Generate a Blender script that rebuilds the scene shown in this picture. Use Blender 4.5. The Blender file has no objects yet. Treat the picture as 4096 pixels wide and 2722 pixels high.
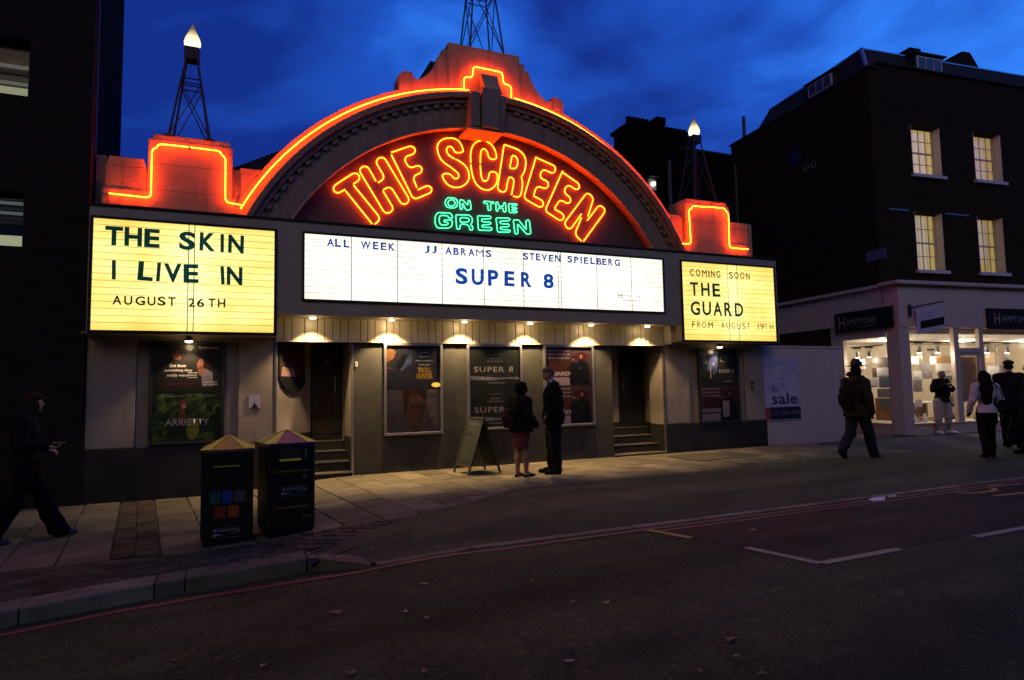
import bpy, bmesh, math, random
from mathutils import Vector, Matrix
random.seed(7)
C = bpy.context.scene.collection
R = math.radians
sc = bpy.context.scene
# ---------------------------------------------------------------- camera
cd = bpy.data.cameras.new('camera'); cam = bpy.data.objects.new('camera', cd); C.objects.link(cam)
cd.sensor_width = 36; cd.lens = 22.952; cd.clip_start = .05; cd.clip_end = 2000
yaw, pit, rol = R(23.33), R(4.34), R(-1.05)
fw = Vector((math.sin(yaw)*math.cos(pit), math.cos(yaw)*math.cos(pit), math.sin(pit)))
r0 = Vector((math.cos(yaw), -math.sin(yaw), 0)); u0 = r0.cross(fw)
rr = r0*math.cos(rol)+u0*math.sin(rol); uu = -r0*math.sin(rol)+u0*math.cos(rol)
cam.matrix_world = Matrix(((rr.x, uu.x, -fw.x, 0), (rr.y, uu.y, -fw.y, -11.352), (rr.z, uu.z, -fw.z, 1.55), (0, 0, 0, 1)))
sc.camera = cam
# ---------------------------------------------------------------- world: dusk sky with torn cloud
w = bpy.data.worlds.new('World'); sc.world = w; w.use_nodes = True
nt = w.node_tree; N = nt.nodes; L = nt.links; N.clear()
def nd(t, **k):
    n = N.new(t)
    for a, b in k.items(): setattr(n, a, b)
    return n
tc = nd('ShaderNodeTexCoord'); mp = nd('ShaderNodeMapping'); mp.inputs['Scale'].default_value = (1.0, 1.0, 2.2)
mp.inputs['Rotation'].default_value = (0.25, 0.5, 0.3)
L.new(tc.outputs['Generated'], mp.inputs[0])
n1 = nd('ShaderNodeTexNoise'); n1.inputs['Scale'].default_value = 1.9; n1.inputs['Detail'].default_value = 5; n1.inputs['Roughness'].default_value = .5
n1.inputs['Distortion'].default_value = .35
L.new(mp.outputs[0], n1.inputs['Vector'])
sx = nd('ShaderNodeSeparateXYZ'); L.new(tc.outputs['Generated'], sx.inputs[0])
# the afterglow lies to the right (+X) and low
m1 = nd('ShaderNodeMath', operation='MULTIPLY_ADD'); m1.inputs[1].default_value = .62; m1.inputs[2].default_value = -.46; L.new(sx.outputs['X'], m1.inputs[0])
m2 = nd('ShaderNodeMath', operation='MULTIPLY_ADD'); m2.inputs[1].default_value = -.35; L.new(sx.outputs['Z'], m2.inputs[0]); L.new(m1.outputs[0], m2.inputs[2])
m3 = nd('ShaderNodeMath', operation='MULTIPLY_ADD'); m3.inputs[1].default_value = 2.2; L.new(n1.outputs['Fac'], m3.inputs[0]); L.new(m2.outputs[0], m3.inputs[2])
cr = nd('ShaderNodeValToRGB'); e = cr.color_ramp.elements
e[0].position = .50; e[0].color = (.0045, .022, .20, 1); e[1].position = 1.15 if False else 1.0; e[1].color = (.026, .185, .80, 1)
x = e.new(.74); x.color = (.0095, .066, .42, 1)
L.new(m3.outputs[0], cr.inputs[0])
sky = nd('ShaderNodeTexSky', sky_type='NISHITA'); sky.sun_disc = False; sky.sun_elevation = R(-4); sky.sun_rotation = R(60)
bg = nd('ShaderNodeBackground'); bg.inputs[1].default_value = 1.25
bg2 = nd('ShaderNodeBackground'); bg2.inputs[1].default_value = .05; L.new(sky.outputs[0], bg2.inputs[0])
ad = nd('ShaderNodeAddShader'); wo = nd('ShaderNodeOutputWorld')
L.new(cr.outputs[0], bg.inputs[0]); L.new(bg.outputs[0], ad.inputs[0]); L.new(bg2.outputs[0], ad.inputs[1]); L.new(ad.outputs[0], wo.inputs[0])
# sodium glow of the street behind the viewer: one very weak, very soft warm sun
sd = bpy.data.lights.new('street_glow', 'SUN'); sd.energy = .36; sd.angle = R(35); sd.color = (1, .74, .30)
so = bpy.data.objects.new('street_glow', sd); C.objects.link(so); so.rotation_euler = (R(60), 0, R(-30))
sc.view_settings.view_transform = 'Standard'; sc.view_settings.look = 'None'; sc.view_settings.exposure = 0; sc.view_settings.gamma = 1
sc.view_settings.use_curve_mapping = False
cy = sc.cycles; cy.max_bounces = 5; cy.diffuse_bounces = 3; cy.glossy_bounces = 3; cy.transparent_max_bounces = 12; cy.transmission_bounces = 3
cy.sample_clamp_indirect = 3; cy.caustics_reflective = False; cy.caustics_refractive = False
cy.use_denoising = True
try: cy.denoiser = 'OPENIMAGEDENOISE'
except Exception: pass

# ---------------------------------------------------------------- materials
def mat(name, col, rough=.8, metal=0, bump=0, bscale=30, var=0, vscale=3, spec=.5, emis=None, es=0, coat=0, coords='Object'):
    m = bpy.data.materials.new(name); m.use_nodes = True; t = m.node_tree; b = t.nodes['Principled BSDF']
    b.inputs['Base Color'].default_value = (*col, 1); b.inputs['Roughness'].default_value = rough; b.inputs['Metallic'].default_value = metal
    b.inputs['Specular IOR Level'].default_value = spec; b.inputs['Coat Weight'].default_value = coat; b.inputs['Coat Roughness'].default_value = .05
    if emis: b.inputs['Emission Color'].default_value = (*emis, 1); b.inputs['Emission Strength'].default_value = es
    if var or bump:
        c = t.nodes.new('ShaderNodeTexCoord'); wc = None
        if coords == 'World': gw = t.nodes.new('ShaderNodeNewGeometry'); wc = gw.outputs['Position']
        if var:
            n = t.nodes.new('ShaderNodeTexNoise'); n.inputs['Scale'].default_value = vscale; n.inputs['Detail'].default_value = 7; n.inputs['Roughness'].default_value = .62
            t.links.new(wc or c.outputs[coords], n.inputs['Vector'])
            mr = t.nodes.new('ShaderNodeMapRange'); mr.inputs['From Min'].default_value = .3; mr.inputs['From Max'].default_value = .7
            mr.inputs['To Min'].default_value = 1-var; mr.inputs['To Max'].default_value = 1+var*.6; t.links.new(n.outputs['Fac'], mr.inputs[0])
            mx = t.nodes.new('ShaderNodeMix'); mx.data_type = 'RGBA'; mx.blend_type = 'MULTIPLY'; mx.inputs['Factor'].default_value = 1
            mx.inputs[6].default_value = (*col, 1); t.links.new(mr.outputs[0], mx.inputs[7]); t.links.new(mx.outputs[2], b.inputs['Base Color'])
            if wc:                                             # every slab its own tone
                oi = t.nodes.new('ShaderNodeObjectInfo'); r2 = t.nodes.new('ShaderNodeMapRange'); r2.inputs['To Min'].default_value = .72; r2.inputs['To Max'].default_value = 1.22; t.links.new(oi.outputs['Random'], r2.inputs[0])
                m2_ = t.nodes.new('ShaderNodeMix'); m2_.data_type = 'RGBA'; m2_.blend_type = 'MULTIPLY'; m2_.inputs['Factor'].default_value = 1; t.links.new(mx.outputs[2], m2_.inputs[6]); t.links.new(r2.outputs[0], m2_.inputs[7]); t.links.new(m2_.outputs[2], b.inputs['Base Color'])
        if bump:
            n2 = t.nodes.new('ShaderNodeTexNoise'); n2.inputs['Scale'].default_value = bscale; n2.inputs['Detail'].default_value = 5
            t.links.new(wc or c.outputs[coords], n2.inputs['Vector'])
            bp = t.nodes.new('ShaderNodeBump'); bp.inputs['Strength'].default_value = bump; bp.inputs['Distance'].default_value = .01
            t.links.new(n2.outputs['Fac'], bp.inputs['Height']); t.links.new(bp.outputs[0], b.inputs['Normal'])
    return m
def emat(name, col, s):
    m = bpy.data.materials.new(name); m.use_nodes = True; t = m.node_tree; t.nodes.clear()
    e = t.nodes.new('ShaderNodeEmission'); e.inputs[0].default_value = (*col, 1); e.inputs[1].default_value = s
    o = t.nodes.new('ShaderNodeOutputMaterial'); t.links.new(e.outputs[0], o.inputs[0]); return m
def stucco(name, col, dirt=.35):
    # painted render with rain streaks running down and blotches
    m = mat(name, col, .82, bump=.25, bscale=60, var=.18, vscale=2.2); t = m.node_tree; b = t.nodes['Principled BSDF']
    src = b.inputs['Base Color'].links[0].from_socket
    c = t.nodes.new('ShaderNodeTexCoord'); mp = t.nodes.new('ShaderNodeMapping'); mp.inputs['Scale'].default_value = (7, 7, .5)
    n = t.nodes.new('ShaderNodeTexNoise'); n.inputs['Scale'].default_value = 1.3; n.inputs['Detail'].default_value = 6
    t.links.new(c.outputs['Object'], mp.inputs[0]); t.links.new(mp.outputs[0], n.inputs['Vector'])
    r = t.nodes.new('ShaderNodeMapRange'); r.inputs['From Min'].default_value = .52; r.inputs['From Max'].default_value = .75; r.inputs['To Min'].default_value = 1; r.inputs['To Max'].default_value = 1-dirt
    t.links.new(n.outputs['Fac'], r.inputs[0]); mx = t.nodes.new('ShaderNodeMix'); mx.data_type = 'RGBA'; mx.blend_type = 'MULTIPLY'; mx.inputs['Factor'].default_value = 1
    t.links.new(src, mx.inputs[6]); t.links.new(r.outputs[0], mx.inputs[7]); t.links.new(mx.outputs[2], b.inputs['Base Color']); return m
def brickmat(name, c1, c2, mortar):
    m = bpy.data.materials.new(name); m.use_nodes = True; t = m.node_tree; b = t.nodes['Principled BSDF']; b.inputs['Roughness'].default_value = .95; b.inputs['Specular IOR Level'].default_value = .05
    c = t.nodes.new('ShaderNodeTexCoord'); s = t.nodes.new('ShaderNodeSeparateXYZ'); t.links.new(c.outputs['Object'], s.inputs[0])
    a = t.nodes.new('ShaderNodeMath'); a.operation = 'ADD'; t.links.new(s.outputs[0], a.inputs[0]); t.links.new(s.outputs[1], a.inputs[1])
    cb = t.nodes.new('ShaderNodeCombineXYZ'); t.links.new(a.outputs[0], cb.inputs[0]); t.links.new(s.outputs[2], cb.inputs[1])
    k = t.nodes.new('ShaderNodeTexBrick'); k.inputs['Scale'].default_value = 1; k.inputs['Brick Width'].default_value = .225; k.inputs['Row Height'].default_value = .075
    k.inputs['Mortar Size'].default_value = .006; k.inputs['Color1'].default_value = (*c1, 1); k.inputs['Color2'].default_value = (*c2, 1); k.inputs['Mortar'].default_value = (*mortar, 1)
    t.links.new(cb.outputs[0], k.inputs['Vector']); t.links.new(k.outputs['Color'], b.inputs['Base Color'])
    bp = t.nodes.new('ShaderNodeBump'); bp.inputs['Strength'].default_value = .5; bp.inputs['Distance'].default_value = .008; bp.invert = True
    t.links.new(k.outputs['Fac'], bp.inputs['Height']); t.links.new(bp.outputs[0], b.inputs['Normal']); return m
def lightbox(name, lo, hi, s, seams, zc, zh):
    # back-lit acrylic: the fluorescent tubes behind it glow unevenly (what it gives off, not what falls on it)
    m = bpy.data.materials.new(name); m.use_nodes = True; t = m.node_tree; t.nodes.clear()
    g = t.nodes.new('ShaderNodeNewGeometry'); sp = t.nodes.new('ShaderNodeSeparateXYZ'); t.links.new(g.outputs['Position'], sp.inputs[0])
    def M(op, a, b=None, c=None):
        n = t.nodes.new('ShaderNodeMath'); n.operation = op
        for i, v in enumerate((a, b, c)):
            if v is None: continue
            if isinstance(v, (int, float)): n.inputs[i].default_value = v
            else: t.links.new(v, n.inputs[i])
        return n.outputs[0]
    X, Z = sp.outputs['X'], sp.outputs['Z']
    fz = M('SUBTRACT', 1, M('POWER', M('ABSOLUTE', M('DIVIDE', M('SUBTRACT', Z, zc), zh)), 6))
    acc = None
    for x0, wd in seams:
        q = M('DIVIDE', M('SUBTRACT', X, x0), wd); gs = M('POWER', 2.718, M('MULTIPLY', M('MULTIPLY', q, q), -1)); acc = gs if acc is None else M('MAXIMUM', acc, gs)
    # horizontal tubes: soft bands
    band = M('MULTIPLY_ADD', M('SINE', M('MULTIPLY', Z, 19)), .09, .9)
    nz = t.nodes.new('ShaderNodeTexNoise'); nz.inputs['Scale'].default_value = 1.8; nz.inputs['Detail'].default_value = 3; t.links.new(g.outputs['Position'], nz.inputs['Vector'])
    f = M('MULTIPLY', M('ADD', M('MULTIPLY', band, M('MULTIPLY_ADD', nz.outputs['Fac'], .7, .3)), M('MULTIPLY', acc, .35)), M('MULTIPLY_ADD', fz, .45, .55))
    mx = t.nodes.new('ShaderNodeMix'); mx.data_type = 'RGBA'; t.links.new(f, mx.inputs[0]); mx.inputs[6].default_value = (*lo, 1); mx.inputs[7].default_value = (*hi, 1)
    e = t.nodes.new('ShaderNodeEmission'); t.links.new(mx.outputs[2], e.inputs[0]); t.links.new(M('MULTIPLY', M('MULTIPLY_ADD', f, .55, .55), s), e.inputs[1])
    o = t.nodes.new('ShaderNodeOutputMaterial'); t.links.new(e.outputs[0], o.inputs[0]); return m
def glassmat(name, k=.5, tint=(1, 1, 1), rg=.05):
    m = bpy.data.materials.new(name); m.use_nodes = True; t = m.node_tree; t.nodes.clear()
    tr = t.nodes.new('ShaderNodeBsdfTransparent'); tr.inputs[0].default_value = (*tint, 1); gl = t.nodes.new('ShaderNodeBsdfGlossy'); gl.inputs['Roughness'].default_value = rg
    fr = t.nodes.new('ShaderNodeFresnel'); fr.inputs[0].default_value = 1.45; q = t.nodes.new('ShaderNodeMath'); q.operation = 'MULTIPLY'; q.inputs[1].default_value = k
    t.links.new(fr.outputs[0], q.inputs[0]); mx = t.nodes.new('ShaderNodeMixShader'); t.links.new(q.outputs[0], mx.inputs[0]); t.links.new(tr.outputs[0], mx.inputs[1]); t.links.new(gl.outputs[0], mx.inputs[2])
    o = t.nodes.new('ShaderNodeOutputMaterial'); t.links.new(mx.outputs[0], o.inputs[0]); return m
def groundmat(name, c1, c2, sc1=90, bump=.6, rough=.85):
    m = bpy.data.materials.new(name); m.use_nodes = True; t = m.node_tree; b = t.nodes['Principled BSDF']; b.inputs['Roughness'].default_value = rough
    b.inputs['Specular IOR Level'].default_value = .15
    g = t.nodes.new('ShaderNodeNewGeometry')
    v = t.nodes.new('ShaderNodeTexVoronoi'); v.inputs['Scale'].default_value = sc1; t.links.new(g.outputs['Position'], v.inputs['Vector'])
    n = t.nodes.new('ShaderNodeTexNoise'); n.inputs['Scale'].default_value = 1.1; n.inputs['Detail'].default_value = 8; n.inputs['Roughness'].default_value = .7; t.links.new(g.outputs['Position'], n.inputs['Vector'])
    s = t.nodes.new('ShaderNodeSeparateColor'); t.links.new(v.outputs['Color'], s.inputs[0])
    a = t.nodes.new('ShaderNodeMath'); a.operation = 'MULTIPLY_ADD'; a.inputs[1].default_value = .6; t.links.new(s.outputs[0], a.inputs[0])
    a2 = t.nodes.new('ShaderNodeMath'); a2.operation = 'MULTIPLY_ADD'; a2.inputs[1].default_value = 1.3; a2.inputs[2].default_value = -.45; t.links.new(n.outputs['Fac'], a2.inputs[0]); t.links.new(a2.outputs[0], a.inputs[2])
    mx = t.nodes.new('ShaderNodeMix'); mx.data_type = 'RGBA'; t.links.new(a.outputs[0], mx.inputs[0]); mx.inputs[6].default_value = (*c1, 1); mx.inputs[7].default_value = (*c2, 1)
    # tyre polish running along the street, cracks, a sprinkle of pale chippings
    mp = t.nodes.new('ShaderNodeMapping'); mp.inputs['Scale'].default_value = (.12, 1.3, 1); t.links.new(g.outputs['Position'], mp.inputs[0])
    w1 = t.nodes.new('ShaderNodeTexNoise'); w1.inputs['Scale'].default_value = 1.4; w1.inputs['Detail'].default_value = 4; t.links.new(mp.outputs[0], w1.inputs['Vector'])
    r1 = t.nodes.new('ShaderNodeMapRange'); r1.inputs['From Min'].default_value = .35; r1.inputs['From Max'].default_value = .65; r1.inputs['To Min'].default_value = .68; r1.inputs['To Max'].default_value = 1.25; t.links.new(w1.outputs['Fac'], r1.inputs[0])
    wn = t.nodes.new('ShaderNodeTexNoise'); wn.inputs['Scale'].default_value = 2.5; wn.inputs['Detail'].default_value = 4; t.links.new(g.outputs['Position'], wn.inputs['Vector'])
    va = t.nodes.new('ShaderNodeVectorMath'); va.operation = 'MULTIPLY_ADD'; va.inputs[1].default_value = (.9, .9, .9); t.links.new(wn.outputs['Color'], va.inputs[0]); t.links.new(g.outputs['Position'], va.inputs[2])
    ck = t.nodes.new('ShaderNodeTexVoronoi'); ck.feature = 'DISTANCE_TO_EDGE'; ck.inputs['Scale'].default_value = .42; t.links.new(va.outputs[0], ck.inputs['Vector'])
    r3 = t.nodes.new('ShaderNodeMapRange'); r3.inputs['From Min'].default_value = .002; r3.inputs['From Max'].default_value = .010; r3.inputs['To Min'].default_value = .68; r3.inputs['To Max'].default_value = 1; t.links.new(ck.outputs['Distance'], r3.inputs[0])
    cp = t.nodes.new('ShaderNodeTexVoronoi'); cp.inputs['Scale'].default_value = 38; t.links.new(g.outputs['Position'], cp.inputs['Vector'])
    sc2 = t.nodes.new('ShaderNodeSeparateColor'); t.links.new(cp.outputs['Color'], sc2.inputs[0]); r4 = t.nodes.new('ShaderNodeMapRange'); r4.inputs['From Min'].default_value = .98; r4.inputs['From Max'].default_value = .985; r4.inputs['To Min'].default_value = 1; r4.inputs['To Max'].default_value = 1.9; t.links.new(sc2.outputs[1], r4.inputs[0])
    p1 = t.nodes.new('ShaderNodeMath'); p1.operation = 'MULTIPLY'; t.links.new(r1.outputs[0], p1.inputs[0]); t.links.new(r3.outputs[0], p1.inputs[1])
    p2 = t.nodes.new('ShaderNodeMath'); p2.operation = 'MULTIPLY'; t.links.new(p1.outputs[0], p2.inputs[0]); t.links.new(r4.outputs[0], p2.inputs[1])
    mz = t.nodes.new('ShaderNodeMix'); mz.data_type = 'RGBA'; mz.blend_type = 'MULTIPLY'; mz.inputs['Factor'].default_value = 1; t.links.new(mx.outputs[2], mz.inputs[6]); t.links.new(p2.outputs[0], mz.inputs[7])
    t.links.new(mz.outputs[2], b.inputs['Base Color'])
    bp = t.nodes.new('ShaderNodeBump'); bp.inputs['Strength'].default_value = bump; bp.inputs['Distance'].default_value = .012; t.links.new(v.outputs['Distance'], bp.inputs['Height']); t.links.new(bp.outputs[0], b.inputs['Normal'])
    return m
M = {}
M['cream'] = stucco('cream_render', (.27, .215, .16), .22)
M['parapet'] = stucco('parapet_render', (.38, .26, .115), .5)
M['board'] = mat('fascia_paint', (.29, .24, .15), .6, bump=.1, bscale=20, var=.12)
M['arch'] = stucco('arch_render', (.24, .16, .10), .3)
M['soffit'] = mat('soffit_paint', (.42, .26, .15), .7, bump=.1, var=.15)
M['tymp'] = mat('tympanum_paint', (.075, .055, .045), .75, bump=.2, bscale=12, var=.15)
M['plinth'] = mat('plinth_black', (.026, .023, .021), .7, spec=.2, bump=.2, bscale=25, var=.3)
M['darkwall'] = mat('dark_grey_wall', (.046, .042, .032), .65, spec=.2, bump=.15, bscale=18, var=.28)
M['plank'] = mat('cream_plank', (.50, .42, .29), .45, bump=.08, bscale=10, var=.12, coat=.2)
M['black'] = mat('black_paint', (.012, .012, .012), .45)
M['steel'] = mat('dark_steel', (.03, .025, .025), .5, metal=.6)
M['alu'] = mat('brushed_aluminium', (.45, .42, .40), .35, metal=.9)
M['rail'] = mat('letter_rail_clear', (.55, .42, .12), .5)
M['brickL'] = brickmat('dark_brick', (.018, .014, .010), (.028, .021, .015), (.016, .014, .012))
M['brickR'] = brickmat('london_brick', (.022, .015, .009), (.036, .024, .013), (.018, .015, .011))
M['brickS'] = mat('shade_black_brick', (.006, .005, .004), .95, spec=.05)  # shade put into the brick colour of the sky-lit side wall and rear terrace
M['slate'] = mat('slate_roof', (.03, .028, .03), .8, spec=.15, bump=.4, bscale=14, var=.2)
M['shopwhite'] = mat('shopfront_white', (.50, .39, .33), .55, var=.1, bump=.05)
M['whitewood'] = mat('white_woodwork', (.55, .50, .48), .5, var=.08)
M['signblack'] = mat('sign_black', (.012, .012, .013), .7, spec=.1)
M['letterw'] = mat('sign_lettering', (.22, .2, .2), .5)
M['asphalt'] = groundmat('asphalt', (.020, .022, .008), (.120, .122, .042), 85, 1)
M['asphalt2'] = groundmat('smooth_asphalt', (.055, .056, .024), (.105, .104, .046), 140, .35)
M['bay'] = groundmat('red_bay_surface', (.024, .017, .008), (.085, .056, .028), 100, .5)
M['slab'] = mat('paving_slab', (.175, .142, .085), .85, spec=.15, bump=.35, bscale=45, var=.35, vscale=2.5, coords='World')
M['slab2'] = mat('paving_slab_dark', (.14, .112, .066), .85, spec=.15, bump=.35, bscale=40, var=.3, vscale=2, coords='World')
M['paver'] = mat('brick_paver', (.085, .060, .036), .85, spec=.1, bump=.4, bscale=40, var=.4, coords='World')
M['paver2'] = mat('brick_paver_brown', (.105, .080, .046), .85, spec=.1, bump=.4, bscale=40, var=.4, coords='World')
M['kerb'] = mat('granite_kerb', (.19, .165, .095), .8, spec=.15, bump=.35, bscale=50, var=.4, vscale=3, coords='World')
M['joint'] = mat('joint_dirt', (.05, .04, .035), .95, bump=.4, bscale=40)
M['redline'] = mat('red_line_paint', (.17, .048, .028), .7, var=.4, vscale=9, coords='Generated')
M['markw'] = mat('worn_white_paint', (.36, .32, .17), .75, var=.5, vscale=14, coords='Generated')
M['marky'] = mat('worn_yellow_paint', (.40, .27, .04), .75, var=.45, vscale=12, coords='Generated')
M['iron'] = mat('cast_iron', (.05, .045, .045), .55, metal=.4, bump=.5, bscale=60)
M['neon'] = emat('neon_orange', (1, .058, .002), 36)
M['neonout'] = emat('neon_orange_border', (1, .048, .002), 82)
M['green'] = emat('neon_green', (.06, 1.0, .36), 3.6)
M['lamp'] = emat('lamp_warm', (1, .82, .50), 12)
M['lampw'] = emat('lamp_white', (1, .97, .88), 12)
M['boxY'] = lightbox('lightbox_yellow', (1, .62, .05), (1, .94, .38), 1.5, [(-.57, .32)], 3.31, .80)
M['boxY2'] = lightbox('lightbox_yellow_right', (1, .60, .05), (1, .92, .34), 1.5, [(9.84, .28)], 3.31, .80)
M['boxW'] = lightbox('lightbox_white', (1, .86, .52), (1, .97, .88), 1.4, [(1.9, 1.2), (3.5, 1.2), (6.2, 2.0)], 3.595, .55)
def backlit(name, col, tr):
    m = bpy.data.materials.new(name); m.use_nodes = True; t = m.node_tree; t.nodes.clear()
    d = t.nodes.new('ShaderNodeBsdfDiffuse'); d.inputs[0].default_value = (*col, 1); q = t.nodes.new('ShaderNodeBsdfTranslucent'); q.inputs[0].default_value = (*tr, 1)
    a = t.nodes.new('ShaderNodeAddShader'); o = t.nodes.new('ShaderNodeOutputMaterial'); t.links.new(d.outputs[0], a.inputs[0]); t.links.new(q.outputs[0], a.inputs[1]); t.links.new(a.outputs[0], o.inputs[0]); return m
M['letterB'] = backlit('blue_letter', (.008, .03, .20), (.004, .045, .30))
M['letterG'] = backlit('blue_green_letter', (.004, .02, .04), (.003, .028, .06))
M['letterK'] = backlit('black_letter', (.006, .006, .006), (.012, .010, .004))
M['glass'] = glassmat('window_glass', .3)
M['pglass'] = glassmat('poster_case_glass', .5, rg=.16)
M['skin'] = mat('skin', (.33, .17, .11), .55); M['skin2'] = mat('skin_tan', (.27, .13, .08), .55)

# ---------------------------------------------------------------- helpers
class MB:
    def __init__(s): s.v = []; s.f = []
    def add(s, vs, fs):
        o = len(s.v); s.v += [tuple(v) for v in vs]; s.f += [tuple(i+o for i in f) for f in fs]; return s
    def box(s, x0, x1, y0, y1, z0, z1):
        return s.add([(x, y, z) for z in (z0, z1) for y in (y0, y1) for x in (x0, x1)], [(0, 2, 3, 1), (4, 5, 7, 6), (0, 1, 5, 4), (2, 6, 7, 3), (0, 4, 6, 2), (1, 3, 7, 5)])
    def prism(s, pts, y0, y1):
        """outline in (x, z), extruded from y0 (front) to y1"""
        n = len(pts); a = sum(pts[i][0]*pts[(i+1) % n][1]-pts[(i+1) % n][0]*pts[i][1] for i in range(n))
        if a < 0: pts = pts[::-1]
        vs = [(x, y0, z) for x, z in pts]+[(x, y1, z) for x, z in pts]
        return s.add(vs, [tuple(range(n)), tuple(range(2*n-1, n-1, -1))]+[(i, i+n, (i+1) % n+n, (i+1) % n) for i in range(n)])
    def hprism(s, pts, z0, z1):
        n = len(pts); a = sum(pts[i][0]*pts[(i+1) % n][1]-pts[(i+1) % n][0]*pts[i][1] for i in range(n))
        if a < 0: pts = pts[::-1]
        vs = [(x, y, z0) for x, y in pts]+[(x, y, z1) for x, y in pts]
        return s.add(vs, [tuple(range(n-1, -1, -1)), tuple(range(n, 2*n))]+[(i, (i+1) % n, (i+1) % n+n, i+n) for i in range(n)])
    def band(s, cx, cz, r0, r1, y0, y1, a0, a1, n=64):
        vs = []
        for i in range(n+1):
            a = a0+(a1-a0)*i/n; c, d = math.cos(a), math.sin(a)
            vs += [(cx+r0*c, y0, cz+r0*d), (cx+r1*c, y0, cz+r1*d), (cx+r1*c, y1, cz+r1*d), (cx+r0*c, y1, cz+r0*d)]
        fs = [(0, 1, 2, 3), (4*n+3, 4*n+2, 4*n+1, 4*n)]
        for i in range(n):
            o = 4*i
            for j in range(4): fs.append((o+j, o+4+j, o+4+(j+1) % 4, o+(j+1) % 4))
        return s.add(vs, fs)
    def rod(s, a, b, r, r2=None, n=8):
        a, b = Vector(a), Vector(b); d = b-a
        if d.length < 1e-6: return s
        d.normalize(); x = d.orthogonal().normalized(); y = d.cross(x); r2 = r if r2 is None else r2
        vs = [a+(x*math.cos(6.2832*i/n)+y*math.sin(6.2832*i/n))*r for i in range(n)]+[b+(x*math.cos(6.2832*i/n)+y*math.sin(6.2832*i/n))*r2 for i in range(n)]
        return s.add(vs, [tuple(range(n-1, -1, -1)), tuple(range(n, 2*n))]+[(i, (i+1) % n, (i+1) % n+n, i+n) for i in range(n)])
    def lathe(s, prof, c=(0, 0, 0), n=20, sx=1, sy=1):
        vs = []; fs = []
        for r, z in prof:
            vs += [(c[0]+sx*r*math.cos(6.2832*i/n), c[1]+sy*r*math.sin(6.2832*i/n), c[2]+z) for i in range(n)]
        for k in range(len(prof)-1):
            for i in range(n): fs.append((k*n+i, k*n+(i+1) % n, (k+1)*n+(i+1) % n, (k+1)*n+i))
        fs += [tuple(range(n-1, -1, -1)), tuple(range((len(prof)-1)*n, len(prof)*n))]
        return s.add(vs, fs)
    def tube(s, path, r, n=6, closed=False):
        P = [Vector(p) for p in path]
        if closed: P = P[:-1]
        m = len(P); vs = []; up = Vector((0, 1, 0))
        for i, p in enumerate(P):
            a = P[(i-1) % m] if (closed or i) else p; b = P[(i+1) % m] if (closed or i < m-1) else p
            d = (b-a); d = d.normalized() if d.length > 1e-9 else Vector((1, 0, 0))
            x = up-d*up.dot(d); x = x.normalized() if x.length > 1e-4 else d.orthogonal().normalized(); y = d.cross(x)
            vs += [p+(x*math.cos(6.2832*k/n)+y*math.sin(6.2832*k/n))*r for k in range(n)]
        fs = []
        for i in range(m if closed else m-1):
            j = (i+1) % m
            for k in range(n): fs.append((i*n+k, i*n+(k+1) % n, j*n+(k+1) % n, j*n+k))
        if not closed: fs += [tuple(range(n-1, -1, -1)), tuple(range((m-1)*n, m*n))]
        return s.add(vs, fs)
    def quad(s, a, b, c, d): return s.add([a, b, c, d], [(0, 1, 2, 3)])
    def mesh(s, name, m=None):
        me = bpy.data.meshes.new(name); me.from_pydata(s.v, [], s.f)
        if m: me.materials.append(m)
        bm = bmesh.new(); bm.from_mesh(me); bmesh.ops.recalc_face_normals(bm, faces=bm.faces); bm.to_mesh(me); bm.free()
        return me
    def obj(s, name, m, parent=None, smooth=False, bevel=0):
        me = s.mesh(name, m); o = bpy.data.objects.new(name, me); C.objects.link(o); o.parent = parent
        if smooth: me.polygons.foreach_set('use_smooth', [True]*len(me.polygons)); me.update()
        if bevel:
            b = o.modifiers.new('bevel', 'BEVEL'); b.width = bevel; b.segments = 2; b.limit_method = 'ANGLE'; b.angle_limit = R(40)
        return o
def tag(o, label=None, cat=None, group=None, kind=None):
    for k, v in (('label', label), ('category', cat), ('group', group), ('kind', kind)):
        if v: o[k] = v
    return o
def empty(name, loc, label, cat, rz=0, group=None):
    o = bpy.data.objects.new(name, None); C.objects.link(o); o.location = loc; o.rotation_euler = (0, 0, rz); o.empty_display_size = .1
    return tag(o, label, cat, group)
def inst(me, name, loc, parent=None, rot=(0, 0, 0), sc_=(1, 1, 1)):
    o = bpy.data.objects.new(name, me); C.objects.link(o); o.parent = parent; o.location = loc; o.rotation_euler = rot; o.scale = sc_; return o
def copy_tree(o, parent=None):
    c = o.copy(); C.objects.link(c); c.parent = parent
    for ch in list(o.children): copy_tree(ch, c)
    return c
def chaikin(P, closed=False, k=2, q=.18, lim=.05):
    """round the bends of a tube with a small radius"""
    for it in range(k):
        out = []; m = len(P); rng = range(m)
        for i in rng:
            if not closed and i in (0, m-1): out.append(P[i]); continue
            a, p, b = Vector(P[i-1]), Vector(P[i]), Vector(P[(i+1) % m])
            la, lb = (a-p).length, (b-p).length; f = .5 if it == 0 else .5
            ra = min(lim/(2**it), la*.33); rb = min(lim/(2**it), lb*.33)
            out += [p+(a-p).normalized()*ra, p+(b-p).normalized()*rb]
        P = out
    return P
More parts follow.
